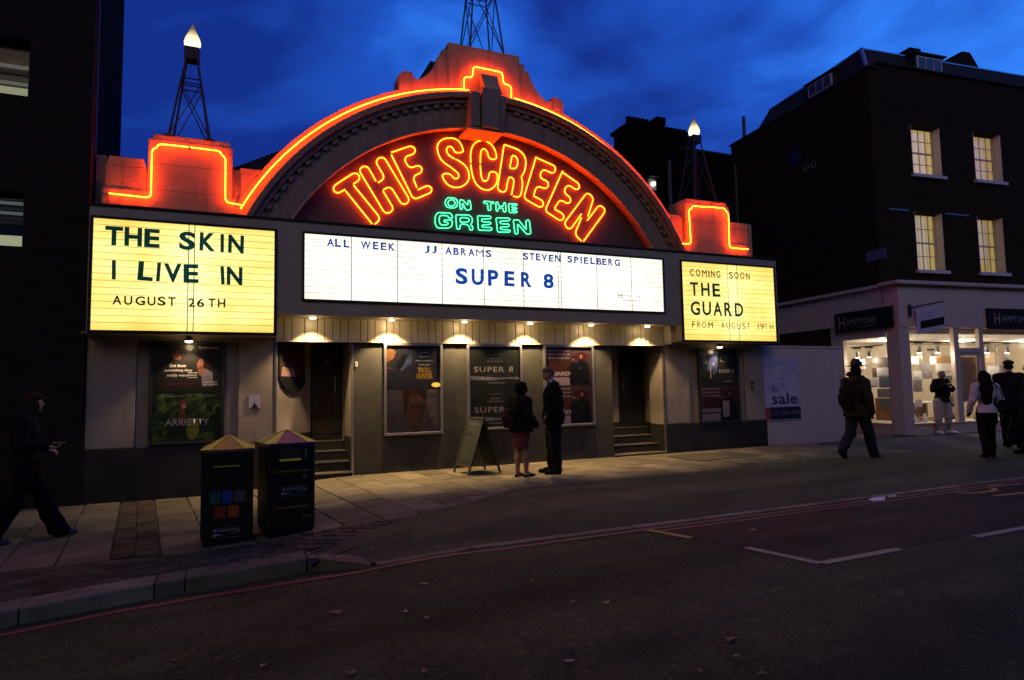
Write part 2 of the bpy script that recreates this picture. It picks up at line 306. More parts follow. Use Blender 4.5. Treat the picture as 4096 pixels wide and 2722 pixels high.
# ---- text as flat meshes
FC = {}
def glyph(ch, bold=0.0):
    """mesh of one character, scaled to a unit box"""
    if (ch, bold) in FC: return FC[ch, bold]
    cu = bpy.data.curves.new('t', 'FONT'); cu.body = ch; cu.size = 1; cu.offset = bold; cu.resolution_u = 4
    o = bpy.data.objects.new('t', cu); C.objects.link(o); bpy.context.view_layer.update()
    dg = bpy.context.evaluated_depsgraph_get(); me = bpy.data.meshes.new_from_object(o.evaluated_get(dg))
    vs = [v.co.copy() for v in me.vertices]; fs = [tuple(p.vertices) for p in me.polygons]
    bpy.data.objects.remove(o); bpy.data.curves.remove(cu); bpy.data.meshes.remove(me)
    if not vs: FC[ch, bold] = ([], [], 0, 1); return FC[ch, bold]
    x0 = min(v.x for v in vs); x1 = max(v.x for v in vs); z0 = min(v.y for v in vs); z1 = max(v.y for v in vs)
    FC[ch, bold] = ([((v.x-x0)/(x1-x0), (v.y-z0)/(z1-z0)) for v in vs], fs, 0, 1); return FC[ch, bold]
def letter_plate(mb, ch, x0, x1, z0, z1, y, t=.006, bold=.0):
    vs, fs, _, _ = glyph(ch, bold)
    P = [(x0+u*(x1-x0), z0+v*(z1-z0)) for u, v in vs]; n = len(P)
    ed = {}
    for f in fs:
        for i in range(len(f)): a, b = f[i], f[(i+1) % len(f)]; ed[(a, b)] = 1
    side = [(a, b, b+n, a+n) for (a, b) in ed if (b, a) not in ed]
    mb.add([(x, y, z) for x, z in P]+[(x, y+t, z) for x, z in P], list(fs)+side)
def textmesh(body, size=1, bold=0, align='LEFT', font_spacing=1.0):
    cu = bpy.data.curves.new('t', 'FONT'); cu.body = body; cu.size = size; cu.offset = bold; cu.resolution_u = 2; cu.align_x = align; cu.space_character = font_spacing
    o = bpy.data.objects.new('t', cu); C.objects.link(o); bpy.context.view_layer.update()
    dg = bpy.context.evaluated_depsgraph_get(); me = bpy.data.meshes.new_from_object(o.evaluated_get(dg))
    bpy.data.objects.remove(o); bpy.data.curves.remove(cu)
    return me
def text(name, body, x0, x1, z0, z1, y, m, parent, bold=0, spacing=1.0, axis='X', flip=False):
    """flat printed words filling the box; axis X: lies on a wall facing -Y; given parent space"""
    me = textmesh(body, 1, bold, font_spacing=spacing)
    if not me.vertices: return None
    a = min(v.co.x for v in me.vertices); b = max(v.co.x for v in me.vertices); c = min(v.co.y for v in me.vertices); d = max(v.co.y for v in me.vertices)
    for v in me.vertices:
        u = (v.co.x-a)/(b-a); q = (v.co.y-c)/(d-c)
        v.co = Vector((x0+u*(x1-x0), y, z0+q*(z1-z0)))
    me.name = name; me.materials.clear(); me.materials.append(m)
    o = bpy.data.objects.new(name, me); C.objects.link(o); o.parent = parent; return o

def smooth(t): t = min(max(t, 0), 1); return t*t*(3-2*t)
def g(x):
    """height of the pavement: the street climbs to the right"""
    return .15*smooth((x+.5)/2.6)+(.004*(min(x, 22)-2.1) if x > 2.1 else 0)

# ================================================================ GROUND
def kerb_y(x):
    P = [(-12, -8.2), (-6, -6.4), (-3, -5.72), (-1.4, -5.33), (-.8, -5.14), (-.3, -5.02), (.66, -5.06), (1.2, -5.26), (12, -5.12), (40, -7.6), (80, -12)]
    for (a, b), (c, d) in zip(P, P[1:]):
        if x <= c: return b+(d-b)*(x-a)/(c-a)
    return P[-1][1]
def sheet(name, xs, yf, m, zf, kind='structure', parent=None):
    mb = MB(); vs = []; cols = []
    for x in xs:
        ys = yf(x); cols.append(len(ys)); vs += [(x, y, zf(x, y)) for y in ys]
    n = cols[0]; mb.add(vs, [(i*n+j, (i+1)*n+j, (i+1)*n+j+1, i*n+j+1) for i in range(len(xs)-1) for j in range(n-1)])
    o = mb.obj(name, m, parent)
    if kind and not parent: o['kind'] = kind
    return o
X1 = [-60, -20, -12, -6, -4, -3]+[-2.5+.25*i for i in range(40)]+[8, 9, 10, 12, 14, 17, 22, 30, 40, 60, 120]
ROADZ = lambda x: g(x)-.12
road = sheet('road', X1, lambda x: [-60, -30, -16, -12, -9, -7.5, kerb_y(x)+.25], M['asphalt'], lambda x, y: ROADZ(x)-.015*smooth((-8-y)/6))
sheet('ground', [-400, -100, -60, 0, 60, 120, 400], lambda x: [-300, -60, 0, 60, 400], M['joint'], lambda x, y: -.35)
def tar_top(x):
    P = [(.66, -4.95), (.75, -4.88), (1.57, -4.32), (2.46, -3.72), (3.6, -2.92), (4.4, -2.72), (6.8, -2.72), (8.2, -2.56), (9.9, -2.5), (13.3, -2.66), (18, -2.9), (40, -4.5)]
    for (a, b), (c, d) in zip(P, P[1:]):
        if x <= c: return b+(d-b)*(x-a)/(c-a)
    return P[-1][1]
pav = sheet('pavement', sorted(X1+[.655, .665]), lambda x: [kerb_y(x)+.02 if x < .66 else tar_top(x)-.25, min(-4.0, tar_top(x)-.05) if x > .66 and x < 2 else (-4.0 if x < .66 else tar_top(x)-.1), -3, -1.5, 0, 3, 9, 20], M['joint'], lambda x, y: g(x)-.025)
# sloping asphalt crossover let into the pavement
def tar_ys(x): a, b = kerb_y(x)-.03, tar_top(x); return [a+(b-a)*t for t in (0, .12, .3, .6, 1)]
def tar_z(x, y):
    k = smooth((y-kerb_y(x))/.55); s = smooth((x-.66)/.5)
    return g(x)+.009-(.115*(1-k))*s-(1-s)*.01
sheet('asphalt_crossover', [.66, .75, .9, 1.1, 1.3, 1.57, 1.9, 2.2, 2.46, 2.8, 3.2, 3.6, 4, 4.4, 5, 6, 6.8, 8.2, 9.9, 11.5, 13.3, 15, 18, 25, 40], tar_ys, M['asphalt2'], tar_z)
# paving slabs: one object each, shared meshes
def slabmesh(name, lx, ly, h, m, bev=.006):
    a, b = lx/2, ly/2; mb = MB()
    mb.add([(-a, -b, -h), (a, -b, -h), (a, b, -h), (-a, b, -h), (-a, -b, -bev), (a, -b, -bev), (a, b, -bev), (-a, b, -bev), (-a+bev, -b+bev, 0), (a-bev, -b+bev, 0), (a-bev, b-bev, 0), (-a+bev, b-bev, 0)],
           [(0, 1, 5, 4), (1, 2, 6, 5), (2, 3, 7, 6), (3, 0, 4, 7), (4, 5, 9, 8), (5, 6, 10, 9), (6, 7, 11, 10), (7, 4, 8, 11), (8, 9, 10, 11)])
    return mb.mesh(name, m)
SW, SL = .44, .68
slabs = [slabmesh('paving_slab', SW-.013, SL-.013, .03, M[k], .009) for k in ('slab', 'slab', 'slab2')]
skew = R(7)
nslab = 0
for i in range(-6, 29):
    if i == -2: continue                                            # brick strip here
    y_hi = .02; first = True
    while True:
        ln = SL*(.5 if (first and i % 2) else 1)+random.uniform(-.03, .03); first = False
        x = -.60+SW*(i+.5)+math.tan(skew)*(-y_hi+ln/2)*.9
        lim = max(tar_top(x)-.42, kerb_y(x)+.66, -4.0) if x > .72 else -4.0
        y_lo = max(y_hi-ln, lim)
        if y_hi-y_lo < .1: break
        x = -.60+SW*(i+.5)+math.tan(skew)*(-(y_hi+y_lo)/2)*.9; yc = (y_hi+y_lo)/2
        if x > 13.2 or x < -3.4: break
        o = inst(slabs[random.randrange(3)], 'paving_slab', (x, yc, g(x)+random.uniform(-.003, .003)), pav)
        o.scale = (1, (y_hi-y_lo)/SL, 1); y_hi = y_lo
        slope = math.atan((g(x+.2)-g(x-.2))/.4)
        o.rotation_euler = (random.uniform(-.004, .004), -slope+random.uniform(-.004, .004), skew*.9); nslab += 1
pv = [slabmesh('paver', .198, .098, .03, M[k], .004) for k in ('paver', 'paver2', 'paver')]
npv = 0
for r in range(14):                                                 # band along the kerb
    for i in range(25):
        x = -3.05+.203*i+(.1 if r % 2 else 0); y = -4.055-.103*r
        if (x > .56 and y < tar_top(x)+.06) or y < kerb_y(x)+.33 or x < -3.3 or x > 1.9: continue
        inst(pv[random.randrange(3)], 'paver', (x, y, g(x)+random.uniform(-.004, .002)), pav, (random.uniform(-.01, .01), random.uniform(-.01, .01), random.uniform(-.012, .012))); npv += 1
for r in range(36):                                                # strip from the kerb band to the wall
    for i in range(2):
        y = -.06-.108*r; x = -1.365+.205*i+math.tan(skew)*(-y)*.9
        if y < -4.0: continue
        inst(pv[random.randrange(3)], 'paver', (x, y, g(x)+random.uniform(-.004, .002)), pav, (0, 0, skew*.9+random.uniform(-.02, .02))); npv += 1
# the near part of the pavement right of the kerb band, under the asphalt wedge, stays dark joint dirt
# kerb stones
kerb = MB().box(-3.3, -3.29, -5.75, -5.74, -.2, -.19).obj('kerb', M['joint']); kerb['kind'] = 'structure'
xs = [-5.6, -4.3, -3.2, -2.28, -1.42, -.56, -.335, .655]
for a, b in zip(xs, xs[1:]):
    a2, b2 = a+.006, b-.006; P = []
    for x in (a2, (a2+b2)/2, b2): P.append((x, kerb_y(x)))
    mb = MB(); n = 3; prof = [(0, -.2), (.004, -.012), (.016, 0), (.30, 0), (.30, -.2)]
    vs = []
    for x, y in P:
        for dy, dz in prof: vs.append((x, y+dy, g(x)+.002+dz))
    k = len(prof); fs = [(i*k+j, (i+1)*k+j, (i+1)*k+j+1, i*k+j+1) for i in range(2) for j in range(k-1)]+[tuple(range(k)), tuple(range(3*k-1, 2*k-1, -1))]
    mb.add(vs, fs); mb.obj('kerb_stone', M['kerb'], kerb)
mb = MB(); vs = [(.667, -5.06, -.06), (1.18, -5.40, -.06), (1.15, -5.14, -.03), (.667, -4.77, -.05), (.667, -5.055, g(.66)+.002), (1.17, -5.385, .02), (1.13, -5.13, g(1.1)-.06), (.667, -4.80, g(.66)+.004)]
mb.add(vs, [(0, 1, 5, 4), (1, 2, 6, 5), (2, 3, 7, 6), (3, 0, 4, 7), (4, 5, 6, 7)]); o = mb.obj('kerb_stone', M['kerb'], kerb); o['label'] = 'tapered drop kerb stone at the corner'
for i, x0 in enumerate([1.22+.92*k for k in range(16)]):            # flush kerb along the crossover, barely proud of the road
    x1 = x0+.905; mb = MB(); y0, y1 = kerb_y(x0), kerb_y(x1); z0, z1 = ROADZ(x0)+.022, ROADZ(x1)+.022
    mb.add([(x0, y0-.13, z0), (x1, y1-.13, z1), (x1, y1-.02, z1), (x0, y0-.02, z0), (x0, y0-.135, z0-.04), (x1, y1-.135, z1-.04)], [(0, 1, 2, 3), (4, 5, 1, 0)]); mb.obj('kerb_stone', M['kerb'], kerb)
# thin metal edging between slabs and asphalt
mb = MB(); P = [(x, tar_top(x), g(x)+.004) for x in (.68, .9, 1.2, 1.57, 2.0, 2.46, 3.0, 3.6)]; mb.tube(P, .009, 4)
mb.obj('edging_strip', M['kerb'], pav)
# ---- painted lines
def strip(name, P, wd, m, lab=None):
    Q = []
    for (xa, ya), (xb, yb) in zip(P, P[1:]):
        k_ = max(1, int(math.hypot(xb-xa, yb-ya)/.15)); Q += [(xa+(xb-xa)*i/k_, ya+(yb-ya)*i/k_) for i in range(k_)]
    P = Q+[P[-1]]
    mb = MB(); vs = []
    for i, (x, y) in enumerate(P):
        a = Vector(P[max(i-1, 0)]); b = Vector(P[min(i+1, len(P)-1)]); d = (b-a).normalized(); nx, ny = -d.y*wd/2, d.x*wd/2
        for s_ in (-1, 1): vs.append((x+s_*nx, y+s_*ny, ROADZ(x)+.006))
    mb.add(vs, [(2*i, 2*i+1, 2*i+3, 2*i+2) for i in range(len(P)-1)]); o = mb.obj(name, m); o['kind'] = 'structure'; return o
strip('red_line', [(x, y) for x, y in [(-9, -7.6), (-5, -6.42), (-3, -5.95), (-1.9, -5.66), (-1.4, -5.52), (-.8, -5.33), (-.2, -5.24), (.4, -5.30), (1, -5.42), (2.5, -5.45), (4, -5.41)]], .075, M['redline'])
strip('red_line', [(x, -5.41+.012*(x-4)) for x in (4, 5, 6, 7, 8, 9, 10, 11, 13)], .07, M['redline'])
strip('red_line', [(x, -5.54+.013*(x-4)) for x in (4.15, 5, 6, 7, 8, 9, 10, 11, 13)], .06, M['redline'])
# loading bay
mb = MB(); xs = [4.12+i*.5 for i in range(24)]
vs = []
for i, x in enumerate(xs): vs += [(x+.0 if i else 4.07, -5.58+.012*(x-4), ROADZ(x)+.003), (x+(.52 if i == 0 else (.42 if i == 1 else .1)), -7.12, ROADZ(x)+.003)]
mb.add(vs, [(2*i, 2*i+1, 2*i+3, 2*i+2) for i in range(len(xs)-1)]); mb.obj('bay_surface', M['bay'])['kind'] = 'structure'
strip('bay_line', [(4.08, -5.44), (4.24, -5.94)], .09, M['marky'])
strip('bay_line', [(4.43, -6.5), (4.58, -7.2)], .09, M['markw'])
for a, b in ((4.6, 5.58), (6.62, 7.6), (8.7, 9.7)): strip('bay_line', [(a, -7.2), (b, -7.18)], .09, M['markw'])
# letters painted on the bay, seen edge-on (the O and part of the next letter)
P = [(9.36+.36*math.cos(a), -5.52+.16*math.sin(a)) for a in [math.pi*(.92+1.12*i/10) for i in range(11)]]
strip('painted_letter', P, .075, M['marky'])
strip('painted_letter', [(9.85, -5.36), (10.4, -5.52)], .07, M['marky']); strip('painted_letter', [(9.1, -5.92), (9.75, -5.97)], .07, M['marky'])
# manhole cover frame and covers in the slabs
for (cx, cyy, a, b, lab) in ((8.72, -1.05, .78, .46, 'large recessed slab access cover before the right doorway'), (8.75, -2.08, .5, .26, 'small access cover near the asphalt edge')):
    t = empty('access_cover', (cx, cyy, g(cx)), lab, 'access cover', .05)
    for s_ in (-1, 1):
        MB().box(-a, a, s_*b-.02, s_*b+.02, -.01, .006).obj('frame', M['iron'], t); MB().box(s_*a-.02, s_*a+.02, -b+.02, b-.02, -.01, .006).obj('frame', M['iron'], t)
    MB().box(-a+.03, a-.03, -b+.03, b-.03, -.02, .004).obj('lid', M['slab2'], t)

# ================================================================ CINEMA
CX, CZ = 4.57, 2.31
cin = empty('cinema', (0, 0, 0), 'cream cinema with big neon-edged arch gable over three lit boards', 'building')
def P_(name, mb, m, **k): return mb.obj(name, m, cin, **k)
# ground floor walls
P_('wall', MB().box(-1.96, .67, 0, .5, .78, 2.75), M['cream'])
P_('wall', MB().box(8.33, 11.06, 0, .5, .77, 2.75), M['cream'])
P_('pilaster', MB().box(-1.96, -1.32, -.035, .0, .785, 2.46), M['cream'], bevel=.01)
P_('pilaster', MB().box(.12, .665, -.035, .0, .785, 2.46), M['cream'], bevel=.01)
P_('pilaster', MB().box(8.335, 8.97, -.035, .0, .775, 2.46), M['cream'], bevel=.01)
P_('pilaster', MB().box(10.5, 11.06, -.035, .0, .775, 2.46), M['cream'], bevel=.01)
P_('plinth', MB().box(-1.97, .672, -.06, .5, -.1, .78), M['plinth'], bevel=.006)
P_('plinth', MB().box(8.328, 11.07, -.06, .5, .0, .77), M['plinth'], bevel=.006)
P_('centre_wall', MB().box(1.91, 7.08, 0, .9, 0, 2.42), M['darkwall'])
P_('corner_trim', MB().box(1.895, 1.93, -.012, .04, .15, 2.42), M['alu']); P_('corner_trim', MB().box(8.315, 8.345, -.05, .0, .2, 2.42), M['alu'])
P_('corner_trim', MB().box(.655, .69, -.05, .0, .78, 2.42), M['alu'])
# left entrance recess
P_('recess_wall', MB().hprism([(.68, .05), (1.34, 1.0), (1.34, 1.3), (.5, 1.3), (.5, .05)], .86, 2.44), M['cream'])
P_('recess_plinth', MB().hprism([(.695, .045), (1.345, .985), (1.345, 1.3), (.5, 1.3), (.5, .045)], .2, .86), M['plinth'])
P_('recess_wall', MB().hprism([(1.91, .9), (1.93, 0.9), (2.1, 1.3), (1.93, 1.3), (1.9, 1.0)], .5, 2.44), M['cream'])
P_('jamb', MB().box(1.903, 1.909, .05, .9, .78, 2.42), M['cream'])
# right entrance recess
P_('recess_wall', MB().hprism([(8.34, .05), (8.55, 1.0), (8.55, 1.4), (8.8, 1.4), (8.8, .05)], .78, 2.44), M['cream'])
P_('recess_plinth', MB().hprism([(8.33, .045), (8.54, .99), (8.54, 1.3), (8.8, 1.3), (8.8, .045)], .2, .78), M['plinth'])
P_('recess_wall', MB().box(7.3, 7.86, 1.0, 1.2, .80, 2.44), M['cream']); P_('recess_plinth', MB().box(7.3, 7.865, .99, 1.2, .3, .80), M['plinth'])
for x0, x1 in ((.6, 2.05), (7.05, 8.6)):
    P_('ceiling', MB().box(x0, x1, .0, 1.6, 2.44, 2.5), M['black'])
for xa, xb in ((.70, 1.905), (7.082, 8.335)):
    zb = .06 if xa < 2 else .1
    for k in range(4):
        y = -.06+.3*k; z = .22+.158*k-(0 if xa < 2 else .01)
        x2 = xb+(.0 if xa < 2 else .06*k)
        P_('step', MB().box(xa+(.2*k if xa < 2 else 0), x2-.004*k, y+.012, 1.25-.002*k, z-.16, z-.014*1), M['plinth'])
        P_('nosing', MB().box(xa+(.2*k if xa < 2 else 0), x2-.006, y, y+.05, z-.0135, z), M['alu'])
        P_('tread', MB().box(xa+(.2*k if xa < 2 else 0), x2-.006, y+.051, y+.30, z-.0135, z-.001), M['slab2'])
# doors
d = empty('entrance_door', (1.36, 1.0, .70), 'dark glazed cinema door at the back of the left entrance', 'door')
MB().box(0, .62, .03, .07, 0, .12).obj('kick_plate', M['black'], d); MB().box(0, .06, 0, .06, .12, 1.75).obj('stile', M['black'], d); MB().box(.36, .62, 0, .06, .12, 1.75).obj('stile', M['black'], d)
MB().box(.06, .36, 0, .06, 1.65, 1.75).obj('rail', M['black'], d); MB().box(.06, .36, .02, .03, .12, 1.65).obj('pane', mat('dark_glass', (.05, .035, .022), .12), d)
MB().rod((.40, -.05, .85), (.40, -.05, 1.15), .012).rod((.40, 0, .87), (.40, -.05, .87), .008).rod((.40, 0, 1.13), (.40, -.05, 1.13), .008).obj('handle', M['alu'], d)
MB().box(.22, .31, .012, .019, 1.38, 1.47).obj('sticker', mat('green_sticker', (.10, .14, .03), .6), d)
d = empty('entrance_door', (7.87, 1.0, .70), 'black panelled door inside the right entrance', 'door')
MB().box(0, .68, .0, .06, 0, 1.74).obj('leaf', M['black'], d)
for z0, z1 in ((.1, .8), (.92, 1.62)): MB().box(.08, .6, -.012, -.001, z0, z1).obj('panel', M['black'], d, bevel=.01)
MB().rod((.08, -.05, .8), (.08, -.05, 1.0), .01).obj('handle', M['alu'], d)
# timber plank band and soffit under the canopy
P_('band_backing', MB().box(.66, 8.34, -.01, .0, 2.44, 2.86), M['joint'])
pl = [slabmesh('plank', 1, 1, 1, M['plank'])]
x = .665; random.seed(3)
while x < 8.32:
    wd = random.choice((.118, .125, .19, .132, .205)); x2 = min(x+wd, 8.335)
    P_('plank', MB().box(x+.006, x2-.006, -.055-random.uniform(0, .006), -.012, 2.425, 2.858), M['plank'], bevel=.004); x = x2
P_('bottom_rail', MB().box(.66, 8.34, -.07, -.002, 2.405, 2.424), M['plank'])
P_('soffit', MB().box(.66, 8.34, -.49, -.0, 2.862, 2.88), M['plank'])
P_('soffit', MB().box(-1.96, .66, -.49, .0, 2.462, 2.48), M['cream']); P_('soffit', MB().box(8.34, 11.06, -.49, .0, 2.462, 2.48), M['cream'])
P_('canopy_cheek', MB().box(8.345, 8.50, -.3, .0, 2.43, 2.86), M['plank'])
# fascia board behind the three light boxes (its front stands 0.5 m proud of the wall)
P_('fascia', MB().box(.66, 8.46, -.5, -.0, 2.80, 4.31), M['board'])
P_('fascia', MB().box(-1.90, .66, -.5, 0, 2.481, 4.31), M['board']); P_('fascia', MB().box(8.46, 11.10, -.5, 0, 2.481, 4.31), M['board'])
P_('capping', MB().box(-1.95, 11.14, -.53, .12, 4.312, 4.345), M['plinth'], bevel=.005)
for x in (1.9, 4.2, 6.6): P_('joint_cover', MB().box(x-.003, x+.003, -.503, -.498, 4.16, 4.30), M['plinth'])
# --- arch
a0 = math.asin((4.30-CZ)/5.10); A = lambda r: math.asin((4.30-CZ)/r)
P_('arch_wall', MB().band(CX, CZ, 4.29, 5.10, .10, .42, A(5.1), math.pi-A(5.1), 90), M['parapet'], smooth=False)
P_('archivolt', MB().band(CX, CZ, 4.285, 4.62, .04, .099, A(4.4), math.pi-A(4.4), 90), M['arch'])
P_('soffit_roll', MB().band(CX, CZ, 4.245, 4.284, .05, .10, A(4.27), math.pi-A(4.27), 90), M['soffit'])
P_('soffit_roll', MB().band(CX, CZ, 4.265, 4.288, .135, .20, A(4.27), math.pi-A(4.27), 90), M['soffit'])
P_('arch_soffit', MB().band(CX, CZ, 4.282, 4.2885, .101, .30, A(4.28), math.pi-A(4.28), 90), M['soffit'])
P_('dentil_bed', MB().band(CX, CZ, 4.63, 4.72, .03, .099, A(4.68), math.pi-A(4.68), 90), M['arch'])
P_('cornice', MB().band(CX, CZ, 4.70, 4.785, -.045, .098, A(4.75), math.pi-A(4.75), 90), M['arch'])
P_('cornice', MB().band(CX, CZ, 4.787, 4.87, -.13, .097, A(4.83), math.pi-A(4.83), 90), M['arch'])
P_('tympanum', MB().band(CX, CZ, 0.02, 4.30, .30, .40, A(4.3)-.02, math.pi-A(4.3)+.02, 60), M['tymp'])
P_('tympanum_base', MB().box(.55, 8.6, .305, .4, 4.2, 4.5), M['tymp'])
dm = MB().box(-.05, .05, -.02, .029, -.03, .04).mesh('dentil', M['arch'])
amin = A(4.66)+.02; nd_ = 50
for i in range(nd_):
    a = amin+(math.pi-2*amin)*(i+.5)/nd_
    if abs(a-math.pi/2) < .075: continue
    inst(dm, 'dentil', (CX+4.655*math.cos(a), 0, CZ+4.655*math.sin(a)), cin, (0, -(a-math.pi/2), 0))
# keystone
P_('keystone', MB().prism([(4.03, 6.44), (4.215, 6.46), (4.215, 7.12), (4.05, 7.12)], -.27, .09), M['arch'], bevel=.008)
P_('keystone', MB().prism([(4.24, 6.44), (4.58, 6.44), (4.60, 7.20), (4.25, 7.20)], -.33, .09), M['arch'], bevel=.008)
P_('keystone', MB().prism([(4.60, 6.42), (4.68, 6.40), (4.77, 7.12), (4.62, 7.12)], -.27, .09), M['arch'], bevel=.008)
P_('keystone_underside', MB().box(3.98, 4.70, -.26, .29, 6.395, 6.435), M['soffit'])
# scrolled bracket over the keystone
P_('bracket', MB().add([(4.33, -.02, 7.62), (4.68, -.02, 7.62), (4.68, .10, 7.62), (4.33, .10, 7.62), (4.36, -.06, 7.45), (4.69, -.06, 7.45), (4.69, .10, 7.45), (4.36, .10, 7.45), (4.39, -.16, 7.22), (4.72, -.16, 7.22), (4.72, .10, 7.22), (4.39, .10, 7.22)],
   [(3, 2, 1, 0), (0, 1, 5, 4), (4, 5, 9, 8), (8, 9, 10, 11), (1, 2, 6, 5), (5, 6, 10, 9), (0, 4, 7, 3), (4, 8, 11, 7)]), M['parapet'])
# gable top: wings with concave sweep, piers, tower block
lw = [(3.02, 7.0), (3.02, 7.42), (3.05, 7.38), (3.09, 7.35), (3.14, 7.34), (3.22, 7.39), (3.31, 7.47), (3.40, 7.57), (3.46, 7.69), (3.51, 7.80), (3.545, 7.90), (3.62, 7.90), (3.62, 7.0)]
CXg = 4.47
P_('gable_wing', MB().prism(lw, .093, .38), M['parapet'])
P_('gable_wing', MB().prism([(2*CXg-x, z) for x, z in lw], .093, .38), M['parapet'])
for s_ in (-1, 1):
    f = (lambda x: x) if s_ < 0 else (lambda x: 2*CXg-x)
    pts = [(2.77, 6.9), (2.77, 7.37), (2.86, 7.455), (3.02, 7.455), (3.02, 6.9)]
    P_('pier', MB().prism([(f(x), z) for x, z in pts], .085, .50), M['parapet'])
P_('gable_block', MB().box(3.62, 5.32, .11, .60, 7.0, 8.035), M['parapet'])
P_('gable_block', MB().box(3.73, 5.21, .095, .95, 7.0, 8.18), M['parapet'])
P_('gable_rear', MB().prism([(3.05, 7.0), (3.52, 8.04), (3.78, 8.5), (5.2, 8.5), (5.5, 8.0), (5.9, 7.0)], 1.5, 2.6), M['slate'])
# parapet blocks left and right
def parapet(f, lo, hi, side):
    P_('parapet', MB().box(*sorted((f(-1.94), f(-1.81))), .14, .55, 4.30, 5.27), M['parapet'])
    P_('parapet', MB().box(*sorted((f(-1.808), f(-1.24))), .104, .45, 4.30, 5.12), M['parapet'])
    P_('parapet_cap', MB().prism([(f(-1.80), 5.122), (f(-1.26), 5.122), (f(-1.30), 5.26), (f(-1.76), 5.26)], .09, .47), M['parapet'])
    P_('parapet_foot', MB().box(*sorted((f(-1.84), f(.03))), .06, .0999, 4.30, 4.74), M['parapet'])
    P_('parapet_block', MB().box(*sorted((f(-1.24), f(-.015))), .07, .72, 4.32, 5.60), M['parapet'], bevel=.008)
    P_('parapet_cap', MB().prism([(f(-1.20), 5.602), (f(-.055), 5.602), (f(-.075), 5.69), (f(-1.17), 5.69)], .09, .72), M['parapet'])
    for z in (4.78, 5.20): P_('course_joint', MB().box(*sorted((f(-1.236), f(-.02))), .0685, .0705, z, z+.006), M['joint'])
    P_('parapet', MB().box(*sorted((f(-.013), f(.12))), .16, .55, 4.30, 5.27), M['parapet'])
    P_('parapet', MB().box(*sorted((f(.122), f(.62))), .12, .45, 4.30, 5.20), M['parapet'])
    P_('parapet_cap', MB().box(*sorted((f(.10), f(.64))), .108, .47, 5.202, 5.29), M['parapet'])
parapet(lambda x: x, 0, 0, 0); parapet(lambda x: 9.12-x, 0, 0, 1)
# cable drooping along the parapet foot
for f in (lambda x: x, lambda x: 9.12-x):
    pth = [(f(-1.75+.1*i), .03, 4.44-.05*math.sin(i*1.1)-.012*i*.4) for i in range(18)]
    P_('cable', MB().tube(pth, .008, 5), M['black'])
# auditorium roof behind
P_('auditorium_roof', MB().prism([(-1.9, 4.3), (-1.9, 4.6), (.04, 5.6), (3.2, 7.3), (5.9, 7.3), (9.2, 5.5), (11.0, 4.5), (11.0, 4.3)], 1.0, 18), M['slate'])
P_('body', MB().box(-1.955, 11.05, 1.45, 18, -.3, 4.31), M['brickL'])
P_('roof_deck', MB().box(-1.955, 11.05, .43, 1.449, 4.22, 4.31), M['slate'])

